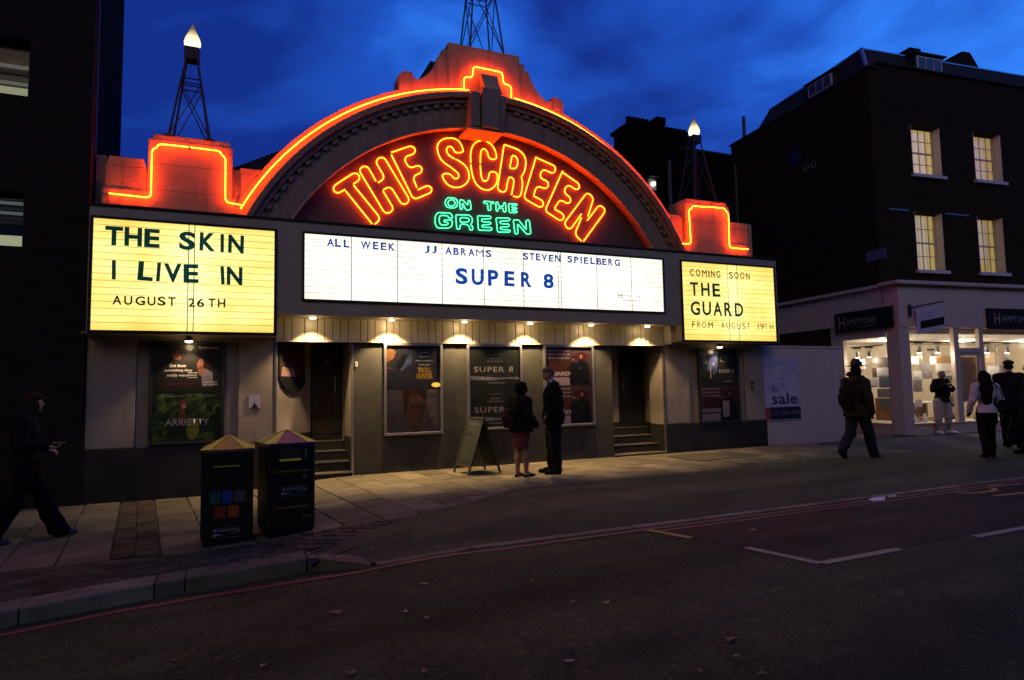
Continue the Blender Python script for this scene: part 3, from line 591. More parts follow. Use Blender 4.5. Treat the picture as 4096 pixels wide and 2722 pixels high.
# ================================================================ LIT READERBOARDS
RED = [[[(1.961,5.253),(2.101,5.362),(2.011,5.485),(1.799,5.327),(1.585,5.149),(1.667,5.031),(1.816,5.139)],[(1.827,5.111),(2.293,4.559)],[(1.966,5.23),(2.454,4.66),(2.339,4.557)]],[[(2.364,5.35),(2.198,5.631),(2.045,5.536),(2.535,4.75),(2.699,4.853),(2.49,5.181)],[(2.496,5.205),(2.625,5.29),(2.847,4.944),(2.997,5.043),(2.737,5.457),(2.498,5.834),(2.342,5.731),(2.532,5.422),(2.404,5.331)]],[[(2.645,5.918),(3.052,6.111),(3.118,5.974),(2.87,5.851),(2.977,5.653),(3.183,5.757),(3.243,5.624),(3.036,5.516),(3.119,5.314)],[(3.137,5.273),(3.364,5.395),(3.43,5.268),(3.057,5.073),(2.645,5.876)]],[[(3.858,5.951),(3.757,5.994),(3.694,6.073),(3.708,6.149),(3.759,6.187),(3.816,6.176),(3.853,6.106),(3.885,6.067),(4.026,6.098),(4.04,6.143),(3.99,6.275),(3.901,6.35),(3.761,6.349),(3.621,6.305),(3.533,6.213),(3.513,6.111),(3.543,5.979),(3.617,5.865),(3.799,5.77)],[(3.805,5.758),(3.906,5.702),(3.95,5.645),(3.93,5.587),(3.879,5.563),(3.828,5.575),(3.766,5.661),(3.608,5.63),(3.62,5.558),(3.675,5.466),(3.775,5.397),(3.902,5.392),(4.03,5.437),(4.135,5.542),(4.156,5.656),(4.125,5.791),(4.024,5.891),(3.883,5.948)]],[[(4.186,5.912),(4.181,6.107),(4.233,6.277),(4.333,6.365),(4.447,6.395),(4.575,6.371),(4.674,6.281),(4.723,6.15),(4.728,6.041),(4.562,6.034),(4.543,6.141),(4.515,6.205),(4.458,6.232),(4.408,6.198),(4.388,6.107),(4.383,5.929)],[(4.185,5.878),(4.204,5.718),(4.25,5.562),(4.347,5.444),(4.488,5.401),(4.617,5.439),(4.719,5.56),(4.743,5.685),(4.724,5.8),(4.565,5.788),(4.556,5.678),(4.527,5.606),(4.469,5.576),(4.413,5.607),(4.391,5.713),(4.382,5.889)]],[[(4.894,6.366),(5.144,6.323),(5.277,6.263),(5.357,6.147),(5.353,5.979),(5.297,5.818),(5.237,5.763),(5.279,5.677),(5.261,5.508),(5.213,5.33),(5.065,5.349)],[(4.887,6.358),(4.724,5.43),(4.905,5.395),(4.962,5.683),(4.999,5.735),(5.065,5.708),(5.093,5.656),(5.029,5.373)],[(5.003,5.922),(5.052,6.158),(5.082,6.179),(5.155,6.15),(5.183,6.07),(5.166,5.956),(5.106,5.9),(5.003,5.909)]],[[(5.586,6.211),(5.287,5.33),(5.683,5.16),(5.748,5.306),(5.506,5.401)],[(5.514,5.423),(5.587,5.62),(5.808,5.559),(5.873,5.715),(5.645,5.788),(5.718,5.98),(5.979,5.897),(6.038,6.061),(5.608,6.186)]],[[(6.178,5.985),(5.751,5.117),(6.133,4.926),(6.208,5.074),(5.976,5.173)],[(5.976,5.195),(6.107,5.392),(6.301,5.297),(6.376,5.426),(6.182,5.549),(6.289,5.725),(6.517,5.606),(6.586,5.743),(6.192,5.951)]],[[(6.592,5.131),(6.31,4.763),(6.171,4.887),(6.744,5.608),(6.896,5.5),(6.744,5.094)],[(6.725,5.006),(7.032,5.375),(7.186,5.265),(6.623,4.56)],[(6.575,4.563),(6.419,4.694),(6.589,5.051)]]]
GREEN = [[[(3.727,5.184),(3.674,5.138),(3.663,5.066),(3.683,5.007),(3.735,4.991),(3.85,4.997),(3.903,5.038),(3.91,5.131),(3.874,5.183),(3.789,5.19),(3.727,5.184)],[(3.768,5.147),(3.721,5.112),(3.72,5.041),(3.767,5.025),(3.83,5.036),(3.862,5.075),(3.847,5.145),(3.789,5.154),(3.768,5.147)]],[[(3.947,5.165),(4.011,5.171),(4.118,5.069),(4.12,5.172),(4.161,5.176),(4.185,4.998),(4.072,4.977),(4.005,5.119),(4.009,4.986),(3.961,4.977),(3.947,5.165)]],[[(4.437,5.188),(4.657,5.189),(4.651,5.162),(4.579,5.153),(4.588,5.015),(4.527,5.012),(4.519,5.147),(4.436,5.151),(4.437,5.188)]],[[(4.69,5.192),(4.741,5.2),(4.75,5.124),(4.851,5.118),(4.858,5.201),(4.897,5.202),(4.905,5.018),(4.849,5.01),(4.845,5.086),(4.744,5.087),(4.743,5.019),(4.698,5.011),(4.69,5.192)]],[[(4.959,5.19),(5.147,5.198),(5.14,5.167),(5.032,5.157),(5.031,5.119),(5.139,5.119),(5.139,5.101),(5.031,5.088),(5.035,5.051),(5.144,5.056),(5.137,5.023),(4.973,5.013),(4.959,5.19)]],[[(3.806,4.789),(3.806,4.835),(3.765,4.892),(3.516,4.879),(3.469,4.805),(3.463,4.663),(3.503,4.586),(3.709,4.593),(3.793,4.641),(3.805,4.758),(3.639,4.749),(3.638,4.709),(3.721,4.706),(3.71,4.659),(3.575,4.648),(3.545,4.69),(3.546,4.801),(3.577,4.83),(3.712,4.837),(3.733,4.788),(3.806,4.789)]],[[(3.87,4.871),(4.146,4.886),(4.204,4.829),(4.203,4.747),(4.159,4.707),(4.207,4.675),(4.211,4.598),(4.152,4.594),(4.137,4.669),(4.09,4.701),(3.962,4.696),(3.951,4.598),(3.887,4.592),(3.87,4.871)],[(3.959,4.823),(4.102,4.831),(4.139,4.803),(4.133,4.761),(4.09,4.742),(3.958,4.731),(3.959,4.823)]],[[(4.307,4.89),(4.586,4.905),(4.585,4.852),(4.393,4.836),(4.392,4.779),(4.584,4.79),(4.578,4.742),(4.391,4.716),(4.402,4.671),(4.604,4.682),(4.598,4.624),(4.325,4.607),(4.307,4.89)]],[[(4.691,4.883),(4.987,4.898),(4.981,4.85),(4.773,4.827),(4.777,4.775),(4.968,4.781),(4.967,4.728),(4.776,4.707),(4.781,4.66),(4.988,4.666),(4.982,4.618),(4.719,4.603),(4.691,4.883)]],[[(5.055,4.873),(5.174,4.883),(5.336,4.689),(5.329,4.886),(5.405,4.898),(5.433,4.622),(5.34,4.61),(5.144,4.806),(5.151,4.6),(5.089,4.595),(5.055,4.873)]]]
LINES = [
('l','letterG',0.036,(3.738,4.019),[('T',-1.695,-1.471),('H',-1.451,-1.227),('E',-1.199,-0.996),('S',-0.74,-0.52),('K',-0.462,-0.243),('I',-0.173,-0.124),('N',-0.064,0.16)]),
('l','letterG',0.036,(3.237,3.519),[('I',-1.598,-1.548),('L',-1.269,-1.071),('I',-1.027,-0.979),('V',-0.932,-0.697),('E',-0.673,-0.468),('I',-0.162,-0.112),('N',-0.078,0.145)]),
('l','letterK',0.02,(2.876,3.008),[('A',-1.58,-1.465),('U',-1.434,-1.331),('G',-1.292,-1.168),('U',-1.137,-1.033),('S',-1.009,-0.899),('T',-0.87,-0.769),('2',-0.6,-0.51),('6',-0.485,-0.384),('T',-0.329,-0.229),('H',-0.197,-0.092)]),
('c','letterB',0.028,(3.94,4.07),[('A',1.413,1.528),('L',1.541,1.639),('L',1.68,1.776),('W',1.961,2.123),('E',2.161,2.256),('E',2.292,2.39),('K',2.426,2.535),('J',3.057,3.142),('J',3.188,3.27),('A',3.429,3.546),('B',3.577,3.679),('R',3.716,3.814),('A',3.854,3.974),('M',4.003,4.144),('S',4.185,4.297)]),
('c','letterB',0.034,(3.417,3.712),[('S',3.611,3.837),('U',3.911,4.137),('P',4.222,4.424)]),
('c','letterB',0.034,(3.422,3.703),[('E',4.544,4.743),('R',4.872,5.087),('8',5.331,5.543)]),
('c','letterB',0.028,(3.939,4.069),[('S',4.92,5.029),('T',5.056,5.157),('E',5.185,5.28),('V',5.303,5.419),('E',5.453,5.554),('N',5.582,5.7),('S',5.848,5.955),('P',5.992,6.088),('I',6.137,6.156),('E',6.205,6.306),('L',6.349,6.451),('B',6.489,6.601),('E',6.614,6.715),('R',6.752,6.853),('G',6.896,7.02)]),
('r','letterK',0.01,(3.836,3.978),[('C',8.714,8.82),('O',8.867,8.986),('M',9.028,9.155),('I',9.2,9.219),('N',9.261,9.363),('G',9.402,9.513),('S',9.744,9.851),('O',9.885,10.008),('O',10.046,10.17),('N',10.21,10.314)]),
('r','letterG',0.022,(3.429,3.706),[('T',8.704,8.914),('H',8.989,9.206),('E',9.284,9.487)]),
('r','letterG',0.022,(3.022,3.309),[('G',8.699,8.938),('U',9.005,9.225),('A',9.287,9.515),('R',9.577,9.784),('D',9.862,10.09)]),
('r','letterK',-0.004,(2.752,2.882),[('F',8.719,8.796),('R',8.848,8.936),('O',8.97,9.085),('M',9.134,9.26),('A',9.477,9.569),('U',9.615,9.723),('G',9.754,9.855),('U',9.909,10.004),('S',10.04,10.138),('T',10.182,10.254),('1',10.458,10.509),('9',10.551,10.652),('T',10.668,10.747),('H',10.816,10.923)]),
]
def readerboard(name, label, x0, x1, z0, z1, nrail, seams, gm, key):
    t = empty(name, (x0, -.5, z0), label, 'sign', group='lit readerboards')
    w_, h_ = x1-x0, z1-z0
    for a, b, c, d_ in ((-.035, w_+.035, h_, h_+.035), (-.035, w_+.035, -.035, 0), (-.035, 0, 0, h_), (w_, w_+.035, 0, h_)):
        MB().box(a, b, -.032, -.001, c, d_).obj('frame', M['plinth'], t)
    xs = [0]+[s-x0 for s in seams]+[w_]
    for a, b in zip(xs, xs[1:]): MB().box(a+.004, b-.004, -.010, -.002, .002, h_-.002).obj('panel', gm, t)
    for s in seams: MB().box(s-x0-.006, s-x0+.006, -.0125, -.011, 0, h_).obj('seam', M['rail'], t)
    rl = MB().box(.0, w_, -.0165, -.0135, -.0028, .0028).mesh('letter_rail', M['rail'])
    for i in range(1, nrail): inst(rl, 'letter_rail', (0, 0, h_*i/nrail+.01), t)
    random.seed(11)
    for k, m, bo, (a, b), L_ in LINES:
        if k != key: continue
        for ch, xa, xb in L_:
            if ch in 'I1' and xb-xa < .03: xa -= .006; xb += .006
            if ch == 'M': bo_ = 0
            else: bo_ = bo
            mb = MB(); dz = random.uniform(-.004, .004); cx_, cz_ = (xa+xb)/2-x0, (a+b)/2-z0+dz
            if ch == 'I' or ch == '1': pass
            if m == 'letterK' and k == 'r': xa += .003; xb -= .003
            if ch == '1': mb.prism([(.004, (a-b)/2), (.017, (a-b)/2), (.017, (b-a)/2), (.006, (b-a)/2), (-.02, (b-a)/2-.03), (-.016, (b-a)/2-.042), (.004, (b-a)/2-.026)], 0, .004)
            else: letter_plate(mb, ch, (xa-xb)/2, (xb-xa)/2, (a-b)/2, (b-a)/2, -.0, .004, bo_)
            o = mb.obj('letter', M[m], t); o.location = (cx_, -.024, cz_); o.rotation_euler = (0, random.uniform(-.02, .02) if (b-a) > .2 else random.uniform(-.012, .012), 0)
            if k == 'l' and ch in 'LI' and xa > -1.3 and xa < -1.0: o.rotation_euler = (0, .05, 0)
            if k == 'l' and ch == 'I' and xa > -.2 and b < 3.6: o.rotation_euler = (0, -.055, 0)
    return t
readerboard('left_readerboard', 'yellow lit board reading THE SKIN I LIVE IN, AUGUST 26TH', -1.845, .61, 2.505, 4.125, 16, [-.61, -.53], M['boxY'], 'l')['x'] = 0
t = readerboard('centre_readerboard', 'long white lit board reading SUPER 8 under ALL WEEK', 1.065, 8.035, 3.06, 4.125, 11, [1.81, 2.58, 3.37, 4.15, 4.93, 5.65, 5.71, 6.49, 7.28], M['boxW'], 'c')
text('print', 'DOLBY STEREO', 7.09-1.065, 7.52-1.065, .255, .30, -.026, mat('faint_print', (.25, .22, .16), .6), t)
text('print', 'D I G I T A L', 7.07-1.065, 7.54-1.065, .185, .215, -.026, bpy.data.materials['faint_print'], t)
MB().box(6.94-1.065, 7.06-1.065, -.0262, -.0255, .245, .255).box(6.94-1.065, 7.06-1.065, -.0262, -.0255, .32, .33).box(6.94-1.065, 6.95-1.065, -.0262, -.0255, .255, .32).box(7.05-1.065, 7.06-1.065, -.0262, -.0255, .255, .32).prism([(6.965-1.065, .26), (6.995-1.065, .29), (6.965-1.065, .32)], -.0262, -.0255).prism([(7.035-1.065, .26), (7.005-1.065, .29), (7.035-1.065, .32)], -.0262, -.0255).obj('emblem', bpy.data.materials['faint_print'], t)
readerboard('right_readerboard', 'yellow lit board reading COMING SOON THE GUARD', 8.515, 11.005, 2.50, 4.125, 16, [9.71, 9.97], M['boxY2'], 'r')
for nm in ('left_readerboard',):
    o = bpy.data.objects[nm]; del o['x']
for nm in ('left_readerboard', 'centre_readerboard', 'right_readerboard'): bpy.data.objects[nm].name = 'readerboard'

# ================================================================ NEON
def neon_letter(parent, polys, m, r, y, lim, brk=True):
    mb = MB(); ends = MB()
    for P in polys:
        closed = P[0] == P[-1]; pts = [(x*(11.352+y)/11.552, y, 1.55+(z-1.55)*(11.352+y)/11.552) for x, z in P]
        if closed: q = chaikin(pts[:-1], True, 2, lim=lim); q = q+[q[0]]
        else: q = chaikin(pts, False, 2, lim=lim)
        mb.tube(q, r, 6, closed)
        if not closed:                                             # blackout caps where a tube dives into the wall
            for p in (q[0], q[-1]): MB().rod(p, (p[0], .295, p[2]), r*.8, n=6).obj('electrode', M['rail'], parent)
    o = mb.obj('tube', m, parent, smooth=True)
    return o
ns = empty('neon_sign', (0, 0, 0), 'big orange neon letters THE SCREEN fanned under the arch', 'neon sign')
for L_ in RED:
    # the sheet-metal letter behind each outline is painted the same dark red-brown as the wall
    neon_letter(ns, L_, M['neon'], .0108, .248, .05)
ng = empty('neon_sign', (0, 0, 0), 'small green neon words ON THE GREEN below the orange letters', 'neon sign')
for L_ in GREEN: neon_letter(ng, L_, M['green'], .0085, .262, .018)
nb = empty('neon_border', (0, 0, 0), 'orange neon line tracing the left parapet, arch and right parapet', 'neon tube')
def border(P, r=.0098, lim=.04, y=None):
    q = chaikin([Vector(p) for p in P], False, 2, lim=lim); MB().tube(q, r, 6).obj('tube', M['neonout'], nb, smooth=True)
    for p in (q[0], q[-1]): MB().rod(p, (p[0], .12, p[2]), .011, n=6).obj('electrode', M['rail'], nb)
YN = -.005
border([(-1.74, YN, 4.64), (-1.18, YN, 4.625), (-1.18, YN, 5.41), (-1.11, YN, 5.43), (-1.10, YN, 5.50), (-.67, YN, 5.505)])
border([(-.64, YN, 5.505), (-.20, YN, 5.50), (-.19, YN, 5.43), (-.125, YN, 5.41), (-.12, YN, 4.66), (.12, YN, 4.64)])
f = lambda x: 9.12-x
border([(8.96, YN, 4.64), (9.19, YN, 4.645), (9.17, YN, 5.42), (9.25, YN, 5.43), (9.26, YN, 5.50), (9.68, YN, 5.515)])
border([(9.71, YN, 5.525), (10.18, YN, 5.53), (10.20, YN, 5.46), (10.27, YN, 5.44), (10.26, YN, 4.64), (10.80, YN, 4.64)])
def arc(a, b, r=4.975, n=26, y=.0): return [(CX-.035+r*math.cos(a+(b-a)*i/n), y, CZ-.008+r*math.sin(a+(b-a)*i/n)) for i in range(n+1)]
for a, b in ((math.pi-.475, 2.32), (2.315, 1.66)): MB().tube(arc(a, b), .0098, 6).obj('tube', M['neonout'], nb, smooth=True)
for a, b in ((1.47, 1.01), (1.003, .775), (.769, .60), (.596, .47)): MB().tube(arc(a, b, n=14), .0098, 6).obj('tube', M['neonout'], nb, smooth=True)
border([(4.01, .03, 7.26), (4.01, .03, 7.52), (4.19, .03, 7.53), (4.20, .03, 7.76), (4.81, .03, 7.75), (4.82, .03, 7.525), (4.99, .03, 7.51), (4.99, .03, 7.26)])

# ================================================================ ROOF TORCHES
def torch(x, y, z, base, top, h, hb, label, flame=True):
    """four-legged lattice stand, steel bowl, flame-shaped glass lamp"""
    t = empty('torch_lamp' if flame else 'lattice_mast', (x, y, z), label, 'lamp' if flame else 'mast', .0)
    cs = [(-1, -1), (1, -1), (1, 1), (-1, 1)]
    at_ = lambda i, k: (cs[i][0]*(base+(top-base)*k), cs[i][1]*(base+(top-base)*k), h*k)
    for i in range(4): MB().rod(at_(i, 0), at_(i, 1), .019, .016).obj('leg', M['steel'], t)
    k1, k2 = .69, .75
    for i in range(4):
        j = (i+1) % 4
        if i % 2 == 0 or not flame:
            MB().rod(at_(i, 0.02), at_(j, k1), .010, n=6).obj('brace', M['steel'], t); MB().rod(at_(j, 0.02), at_(i, k1), .010, n=6).obj('brace', M['steel'], t)
        MB().rod(at_(i, k1), at_(j, k1), .011, n=6).rod(at_(i, k2), at_(j, k2), .011, n=6).obj('ring', M['steel'], t)
    for s_ in (-1, 1): MB().box(s_*base-.07, s_*base+.07, -base-.05, base+.05, -.02, .015).obj('foot_rail', M['steel'], t)
    MB().box(-base-.04, base+.04, -.02, .02, .016, .03).obj('foot_rail', M['steel'], t)
    if flame:
        MB().box(-.115, .115, -.115, .115, h, h+hb).obj('bowl', M['steel'], t, bevel=.012)
        prof = [(.02, 0), (.085, .01), (.118, .07), (.122, .13), (.105, .20), (.072, .28), (.04, .35), (.018, .41), (.004, .46)]
        ml = bpy.data.materials.get('flame_glass')
        if not ml:
            ml = bpy.data.materials.new('flame_glass'); ml.use_nodes = True; q = ml.node_tree; q.nodes.clear()
            tcn = q.nodes.new('ShaderNodeTexCoord'); s = q.nodes.new('ShaderNodeSeparateXYZ'); q.links.new(tcn.outputs['Generated'], s.inputs[0])
            c = q.nodes.new('ShaderNodeValToRGB'); e = c.color_ramp.elements; e[0].position = 0; e[0].color = (1, .90, .62, 1); e[1].position = 1; e[1].color = (.10, .055, .03, 1)
            k = e.new(.42); k.color = (1, .78, .45, 1); k = e.new(.72); k.color = (.42, .26, .13, 1)
            q.links.new(s.outputs[2], c.inputs[0])
            st = q.nodes.new('ShaderNodeMapRange'); st.inputs['From Min'].default_value = 0; st.inputs['From Max'].default_value = .75; st.inputs['To Min'].default_value = 2.1; st.inputs['To Max'].default_value = .6; q.links.new(s.outputs[2], st.inputs[0])
            em = q.nodes.new('ShaderNodeEmission'); q.links.new(c.outputs[0], em.inputs[0]); q.links.new(st.outputs[0], em.inputs[1]); oo = q.nodes.new('ShaderNodeOutputMaterial'); q.links.new(em.outputs[0], oo.inputs[0])
        # fluted flame
        mb = MB(); n = 24; vs = []
        for r_, z_ in prof: vs += [((r_*(1+.06*math.cos(8*6.2832*i/n)))*math.cos(6.2832*i/n), (r_*(1+.06*math.cos(8*6.2832*i/n)))*math.sin(6.2832*i/n), h+hb-.01+z_) for i in range(n)]
        fs = [(k*n+i, k*n+(i+1) % n, (k+1)*n+(i+1) % n, (k+1)*n+i) for k in range(len(prof)-1) for i in range(n)]+[tuple(range(n-1, -1, -1)), tuple(range((len(prof)-1)*n, len(prof)*n))]
        mb.add(vs, fs).obj('flame_lamp', ml, t, smooth=True)
        MB().rod((-.02, 0, h-.3), (-.02, 0, h), .004, n=5).rod((-.02, 0, h-.3), (-.1, 0, h-.3), .004, n=5).obj('cable', M['steel'], t)
    return t
torch(-.665, .42, 5.70, .30, .085, 1.42, .22, 'flame-shaped lamp on lattice stand over the left parapet block')
torch(9.75, .42, 5.70, .30, .095, 1.42, .18, 'flame-shaped lamp on lattice stand over the right parapet block')
torch(4.56, .55, 8.185, .36, .17, 1.9, .2, 'tall dark lattice mast on the gable block, cut by the top edge', flame=False)

# ================================================================ DOWNLIGHTS
def downlight(x, y, z, label, energy, grp, tilt=0):
    t = empty('downlight', (x, y, z), label, 'lamp', group=grp)
    MB().lathe([(.03, 0), (.034, -.02), (.055, -.03), (.068, -.05), (.07, -.075), (.06, -.078)], n=20).obj('housing', M['black'] if False else M['alu'], t, smooth=True)
    MB().lathe([(.056, -.080), (.05, -.092), (.03, -.10), (.004, -.102)], n=20).obj('bulb', M['lamp'], t, smooth=True)
    ld = bpy.data.lights.new('downlight_beam', 'SPOT'); ld.energy = energy; ld.color = (1, .70, .36); ld.spot_size = R(104); ld.spot_blend = .45; ld.shadow_soft_size = .04
    lo = bpy.data.objects.new('beam', ld); C.objects.link(lo); lo.parent = t; lo.location = (0, 0, -.115); lo.rotation_euler = (tilt, 0, 0)
    lp = bpy.data.lights.new('lamp_glow', 'POINT'); lp.energy = energy*.012; lp.color = (1, .72, .36); lp.shadow_soft_size = .05; lq = bpy.data.objects.new('glow', lp); C.objects.link(lq); lq.parent = t; lq.location = (0, -.0, -.16)
    return t
who = ['over the left entrance', 'above the first poster case of the dark wall', 'between the first two poster cases of the dark wall', 'above the gap beside the SUPER 8 posters', 'above the last case of the dark wall', 'over the right entrance']
for (x, k), wh in zip(((1.22, .8), (2.52, 1.7), (3.84, 1.15), (5.14, 1.15), (6.45, 1.15), (7.76, .75)), who):
    downlight(x, -.31, 2.862, 'round canopy downlight '+wh, 185*k, 'downlights under the canopy', R(4))
downlight(-.60, -.20, 2.462, 'round downlight under the THE SKIN board', 85, 'downlights under the side boards')
downlight(9.69, -.20, 2.462, 'round downlight under the THE GUARD board', 60, 'downlights under the side boards')

# ================================================================ POSTER CASES
def pm(name, col, var=.25, vs=6): 
    m = bpy.data.materials.get(name)
    return m or mat(name, col, .35, var=var, vscale=vs)
INK = lambda n, c: pm('ink_'+n, c, 0)
def ell(mb, cx, cz, rx, rz, y, n=18, rot=0):
    mb.add([(cx+rx*math.cos(6.2832*i/n)*math.cos(rot)-rz*math.sin(6.2832*i/n)*math.sin(rot), y, cz+rx*math.cos(6.2832*i/n)*math.sin(rot)+rz*math.sin(6.2832*i/n)*math.cos(rot)) for i in range(n)], [tuple(range(n))]); return mb
def case(x0, x1, z0, z1, label, fm, posters, fw_=.045):
    t = empty('poster_case', ((x0+x1)/2, 0, z0), label, 'poster case'); w_ = (x1-x0)/2; h = z1-z0
    MB().box(-w_+.01, w_-.01, -.03, -.002, .01, h-.01).obj('back_panel', M['black'], t)
    for a, b, c, d_ in ((-w_, w_, h-fw_, h), (-w_, w_, 0, fw_), (-w_, -w_+fw_, fw_, h-fw_), (w_-fw_, w_, fw_, h-fw_)):
        MB().box(a, b, -.075, -.001, c, d_).obj('frame', fm, t, bevel=.006)
    MB().box(-w_+fw_, w_-fw_, -.064, -.060, fw_, h-fw_).obj('pane', M['pglass'], t)
    for s_ in (-1, 1): MB().rod((s_*(w_-.02), -.09, .07), (s_*(w_-.02), -.075, .07), .012).obj('lock', M['alu'], t)
    iw = w_-fw_-.005; ih = h-2*fw_
    for k, fn in enumerate(posters):
        z_b = fw_+ih*(1-(k+1)/len(posters))+.006; z_t = fw_+ih*(1-k/len(posters))-.006
        fn(t, iw, z_b, z_t)
    return t
Yp = -.034
def bars(p, x0, x1, z0, z1, y, m):
    """a line of print too small to read"""
    mb = MB(); x = x0; h = z1-z0
    while x < x1-.004:
        w_ = min(random.uniform(.5, 1.1)*h, x1-x); mb.box(x, x+w_, y, y+.0003, z0+random.uniform(0, .15)*h, z1-random.uniform(0, .3)*h); x += w_+.35*h*random.choice((.5, .5, 1.6))
    mb.obj('small_print', m, p)
def base(t, iw, zb, zt, m, name='poster'): return MB().box(-iw, iw, Yp, -.0305, zb, zt).obj(name, m, t)
def pic(p, name, mb, m): return mb.obj(name, m, p)
def p_romance(t, iw, zb, zt):
    p = base(t, iw, zb, zt, pm('poster_black', (.02, .018, .018))); H = zt-zb; z = lambda k: zb+H*k
    mb = MB(); ell(mb, -.18, z(.80), .05, .085, Yp-.001, rot=.2); ell(mb, -.13, z(.76), .03, .05, Yp-.0012); pic(p, 'picture', mb, pm('print_skin', (.24, .10, .05)))
    mb = MB(); ell(mb, -.215, z(.87), .055, .045, Yp-.0015); ell(mb, .27, z(.58), .07, .10, Yp-.0016); pic(p, 'picture', mb, pm('print_hair', (.03, .012, .006)))
    mb = MB(); ell(mb, .17, z(.60), .045, .085, Yp-.002, rot=-.25); ell(mb, .19, z(.44), .05, .07, Yp-.002); pic(p, 'picture', mb, pm('print_skin2', (.25, .10, .07)))
    mb = MB(); mb.add([(.20, Yp-.0024, z(.12)), (.36, Yp-.0024, z(.12)), (.35, Yp-.0024, z(.42)), (.24, Yp-.0024, z(.50)), (.19, Yp-.0024, z(.34))], [(0, 1, 2, 3, 4)]); pic(p, 'picture', mb, pm('print_lilac', (.20, .17, .20)))
    for k, s in enumerate(('Get them', 'something they', 'really want')):
        hw = (.13, .22, .17)[k]; text('title', s, -.16-hw*.75, -.16+hw*1.0, z(.53-.105*k), z(.60-.105*k), Yp-.003, INK('white', (.6, .58, .55)), p, .02)
    text('title', 'EVERYMAN', .15, .43, z(.93), z(.965), Yp-.002, INK('white', (.6, .58, .55)), p, .03)
    MB().box(.15, .42, Yp-.001, Yp-.0005, z(.905), z(.912)).obj('print', INK('red', (.5, .02, .02)), p)
    for k in range(3): bars(p, .0, .13, z(.40-.05*k), z(.425-.05*k), Yp-.003, INK('white', (.6, .58, .55)))
    for k in range(2): bars(p, .22, .42, z(.20-.05*k), z(.225-.05*k), Yp-.003, INK('white', (.6, .58, .55)))
    MB().box(-.3, .12, Yp-.001, Yp-.0005, z(.17), z(.185)).obj('print', INK('dred', (.22, .02, .02)), p)
def p_garden(t, iw, zb, zt):
    m = bpy.data.materials.new('poster_leaves'); m.use_nodes = True; q = m.node_tree; b = q.nodes['Principled BSDF']; b.inputs['Roughness'].default_value = .35
    tcn = q.nodes.new('ShaderNodeTexCoord'); n = q.nodes.new('ShaderNodeTexNoise'); n.inputs['Scale'].default_value = 5; n.inputs['Detail'].default_value = 5; n.inputs['Distortion'].default_value = 1.5; q.links.new(tcn.outputs['Object'], n.inputs['Vector'])
    c = q.nodes.new('ShaderNodeValToRGB'); e = c.color_ramp.elements; e[0].position = .42; e[0].color = (.012, .02, .012, 1); e[1].position = .68; e[1].color = (.14, .19, .03, 1); k = e.new(.55); k.color = (.04, .075, .022, 1)
    q.links.new(n.outputs['Fac'], c.inputs[0]); q.links.new(c.outputs[0], b.inputs['Base Color'])
    p = base(t, iw, zb, zt, m); H = zt-zb; z = lambda k: zb+H*k
    mb = MB(); ell(mb, -.06, z(.76), .055, .075, Yp-.001); ell(mb, -.07, z(.50), .05, .12, Yp-.001); pic(p, 'picture', mb, pm('print_rust', (.20, .05, .025)))
    mb = MB(); ell(mb, -.05, z(.72), .025, .035, Yp-.002); pic(p, 'picture', mb, pm('print_pale', (.4, .3, .25)))
    mb = MB(); ell(mb, .08, z(.25), .09, .17, Yp-.001); pic(p, 'picture', mb, pm('print_lime', (.22, .24, .03)))
    text('title', 'ARRIETTY', -.30, .31, z(.33), z(.46), Yp-.003, INK('pale', (.40, .40, .42)), p, .008)
    bars(p, -.36, -.05, z(.93), z(.95), Yp-.003, INK('grey', (.3, .3, .28))); bars(p, .15, .38, z(.93), z(.95), Yp-.003, INK('grey', (.3, .3, .28)))
def p_troll(t, iw, zb, zt):
    p = base(t, iw, zb, zt, pm('poster_night', (.018, .018, .026))); H = zt-zb; z = lambda k: zb+H*k
    mb = MB().add([(-iw, Yp-.001, z(.98)), (-iw, Yp-.001, z(.60)), (-iw+.12, Yp-.001, z(.70)), (-iw+.17, Yp-.001, z(.86)), (-iw+.06, Yp-.001, z(.99))], [(0, 1, 2, 3, 4)]); pic(p, 'picture', mb, pm('print_flame', (.18, .08, .035), .5, 9))
    mb = MB().add([(-.34, Yp-.0015, z(.45)), (-.20, Yp-.0015, z(.60)), (-.04, Yp-.0015, z(.80)), (-.02, Yp-.0015, z(.62)), (-.20, Yp-.0015, z(.42))], [(0, 1, 2, 3, 4)]); pic(p, 'picture', mb, pm('print_dusk', (.05, .07, .16), .6, 9))
    mb = MB(); ell(mb, -.22, z(.62), .06, .16, Yp-.002, rot=-.5); pic(p, 'picture', mb, pm('print_ink', (.008, .007, .008)))
    MB().box(-iw, -iw+.09, Yp-.0016, Yp-.0012, z(.47), z(.49)).obj('picture', pm('print_ember', (.25, .05, .01)), p)
    for k in range(4):
        hw = (.09, .09, .16, .10)[k]; bars(p, .20-hw, .20+hw, z(.83-.095*k), z(.865-.095*k), Yp-.002, INK('grey', (.3, .3, .28)))
    text('title', 'TROLL', .075, .335, z(.37), z(.50), Yp-.002, INK('ochre', (.26, .15, .015)), p, .05); text('title', 'HUNTER', .055, .355, z(.22), z(.355), Yp-.002, INK('ochre', (.26, .15, .015)), p, .05)
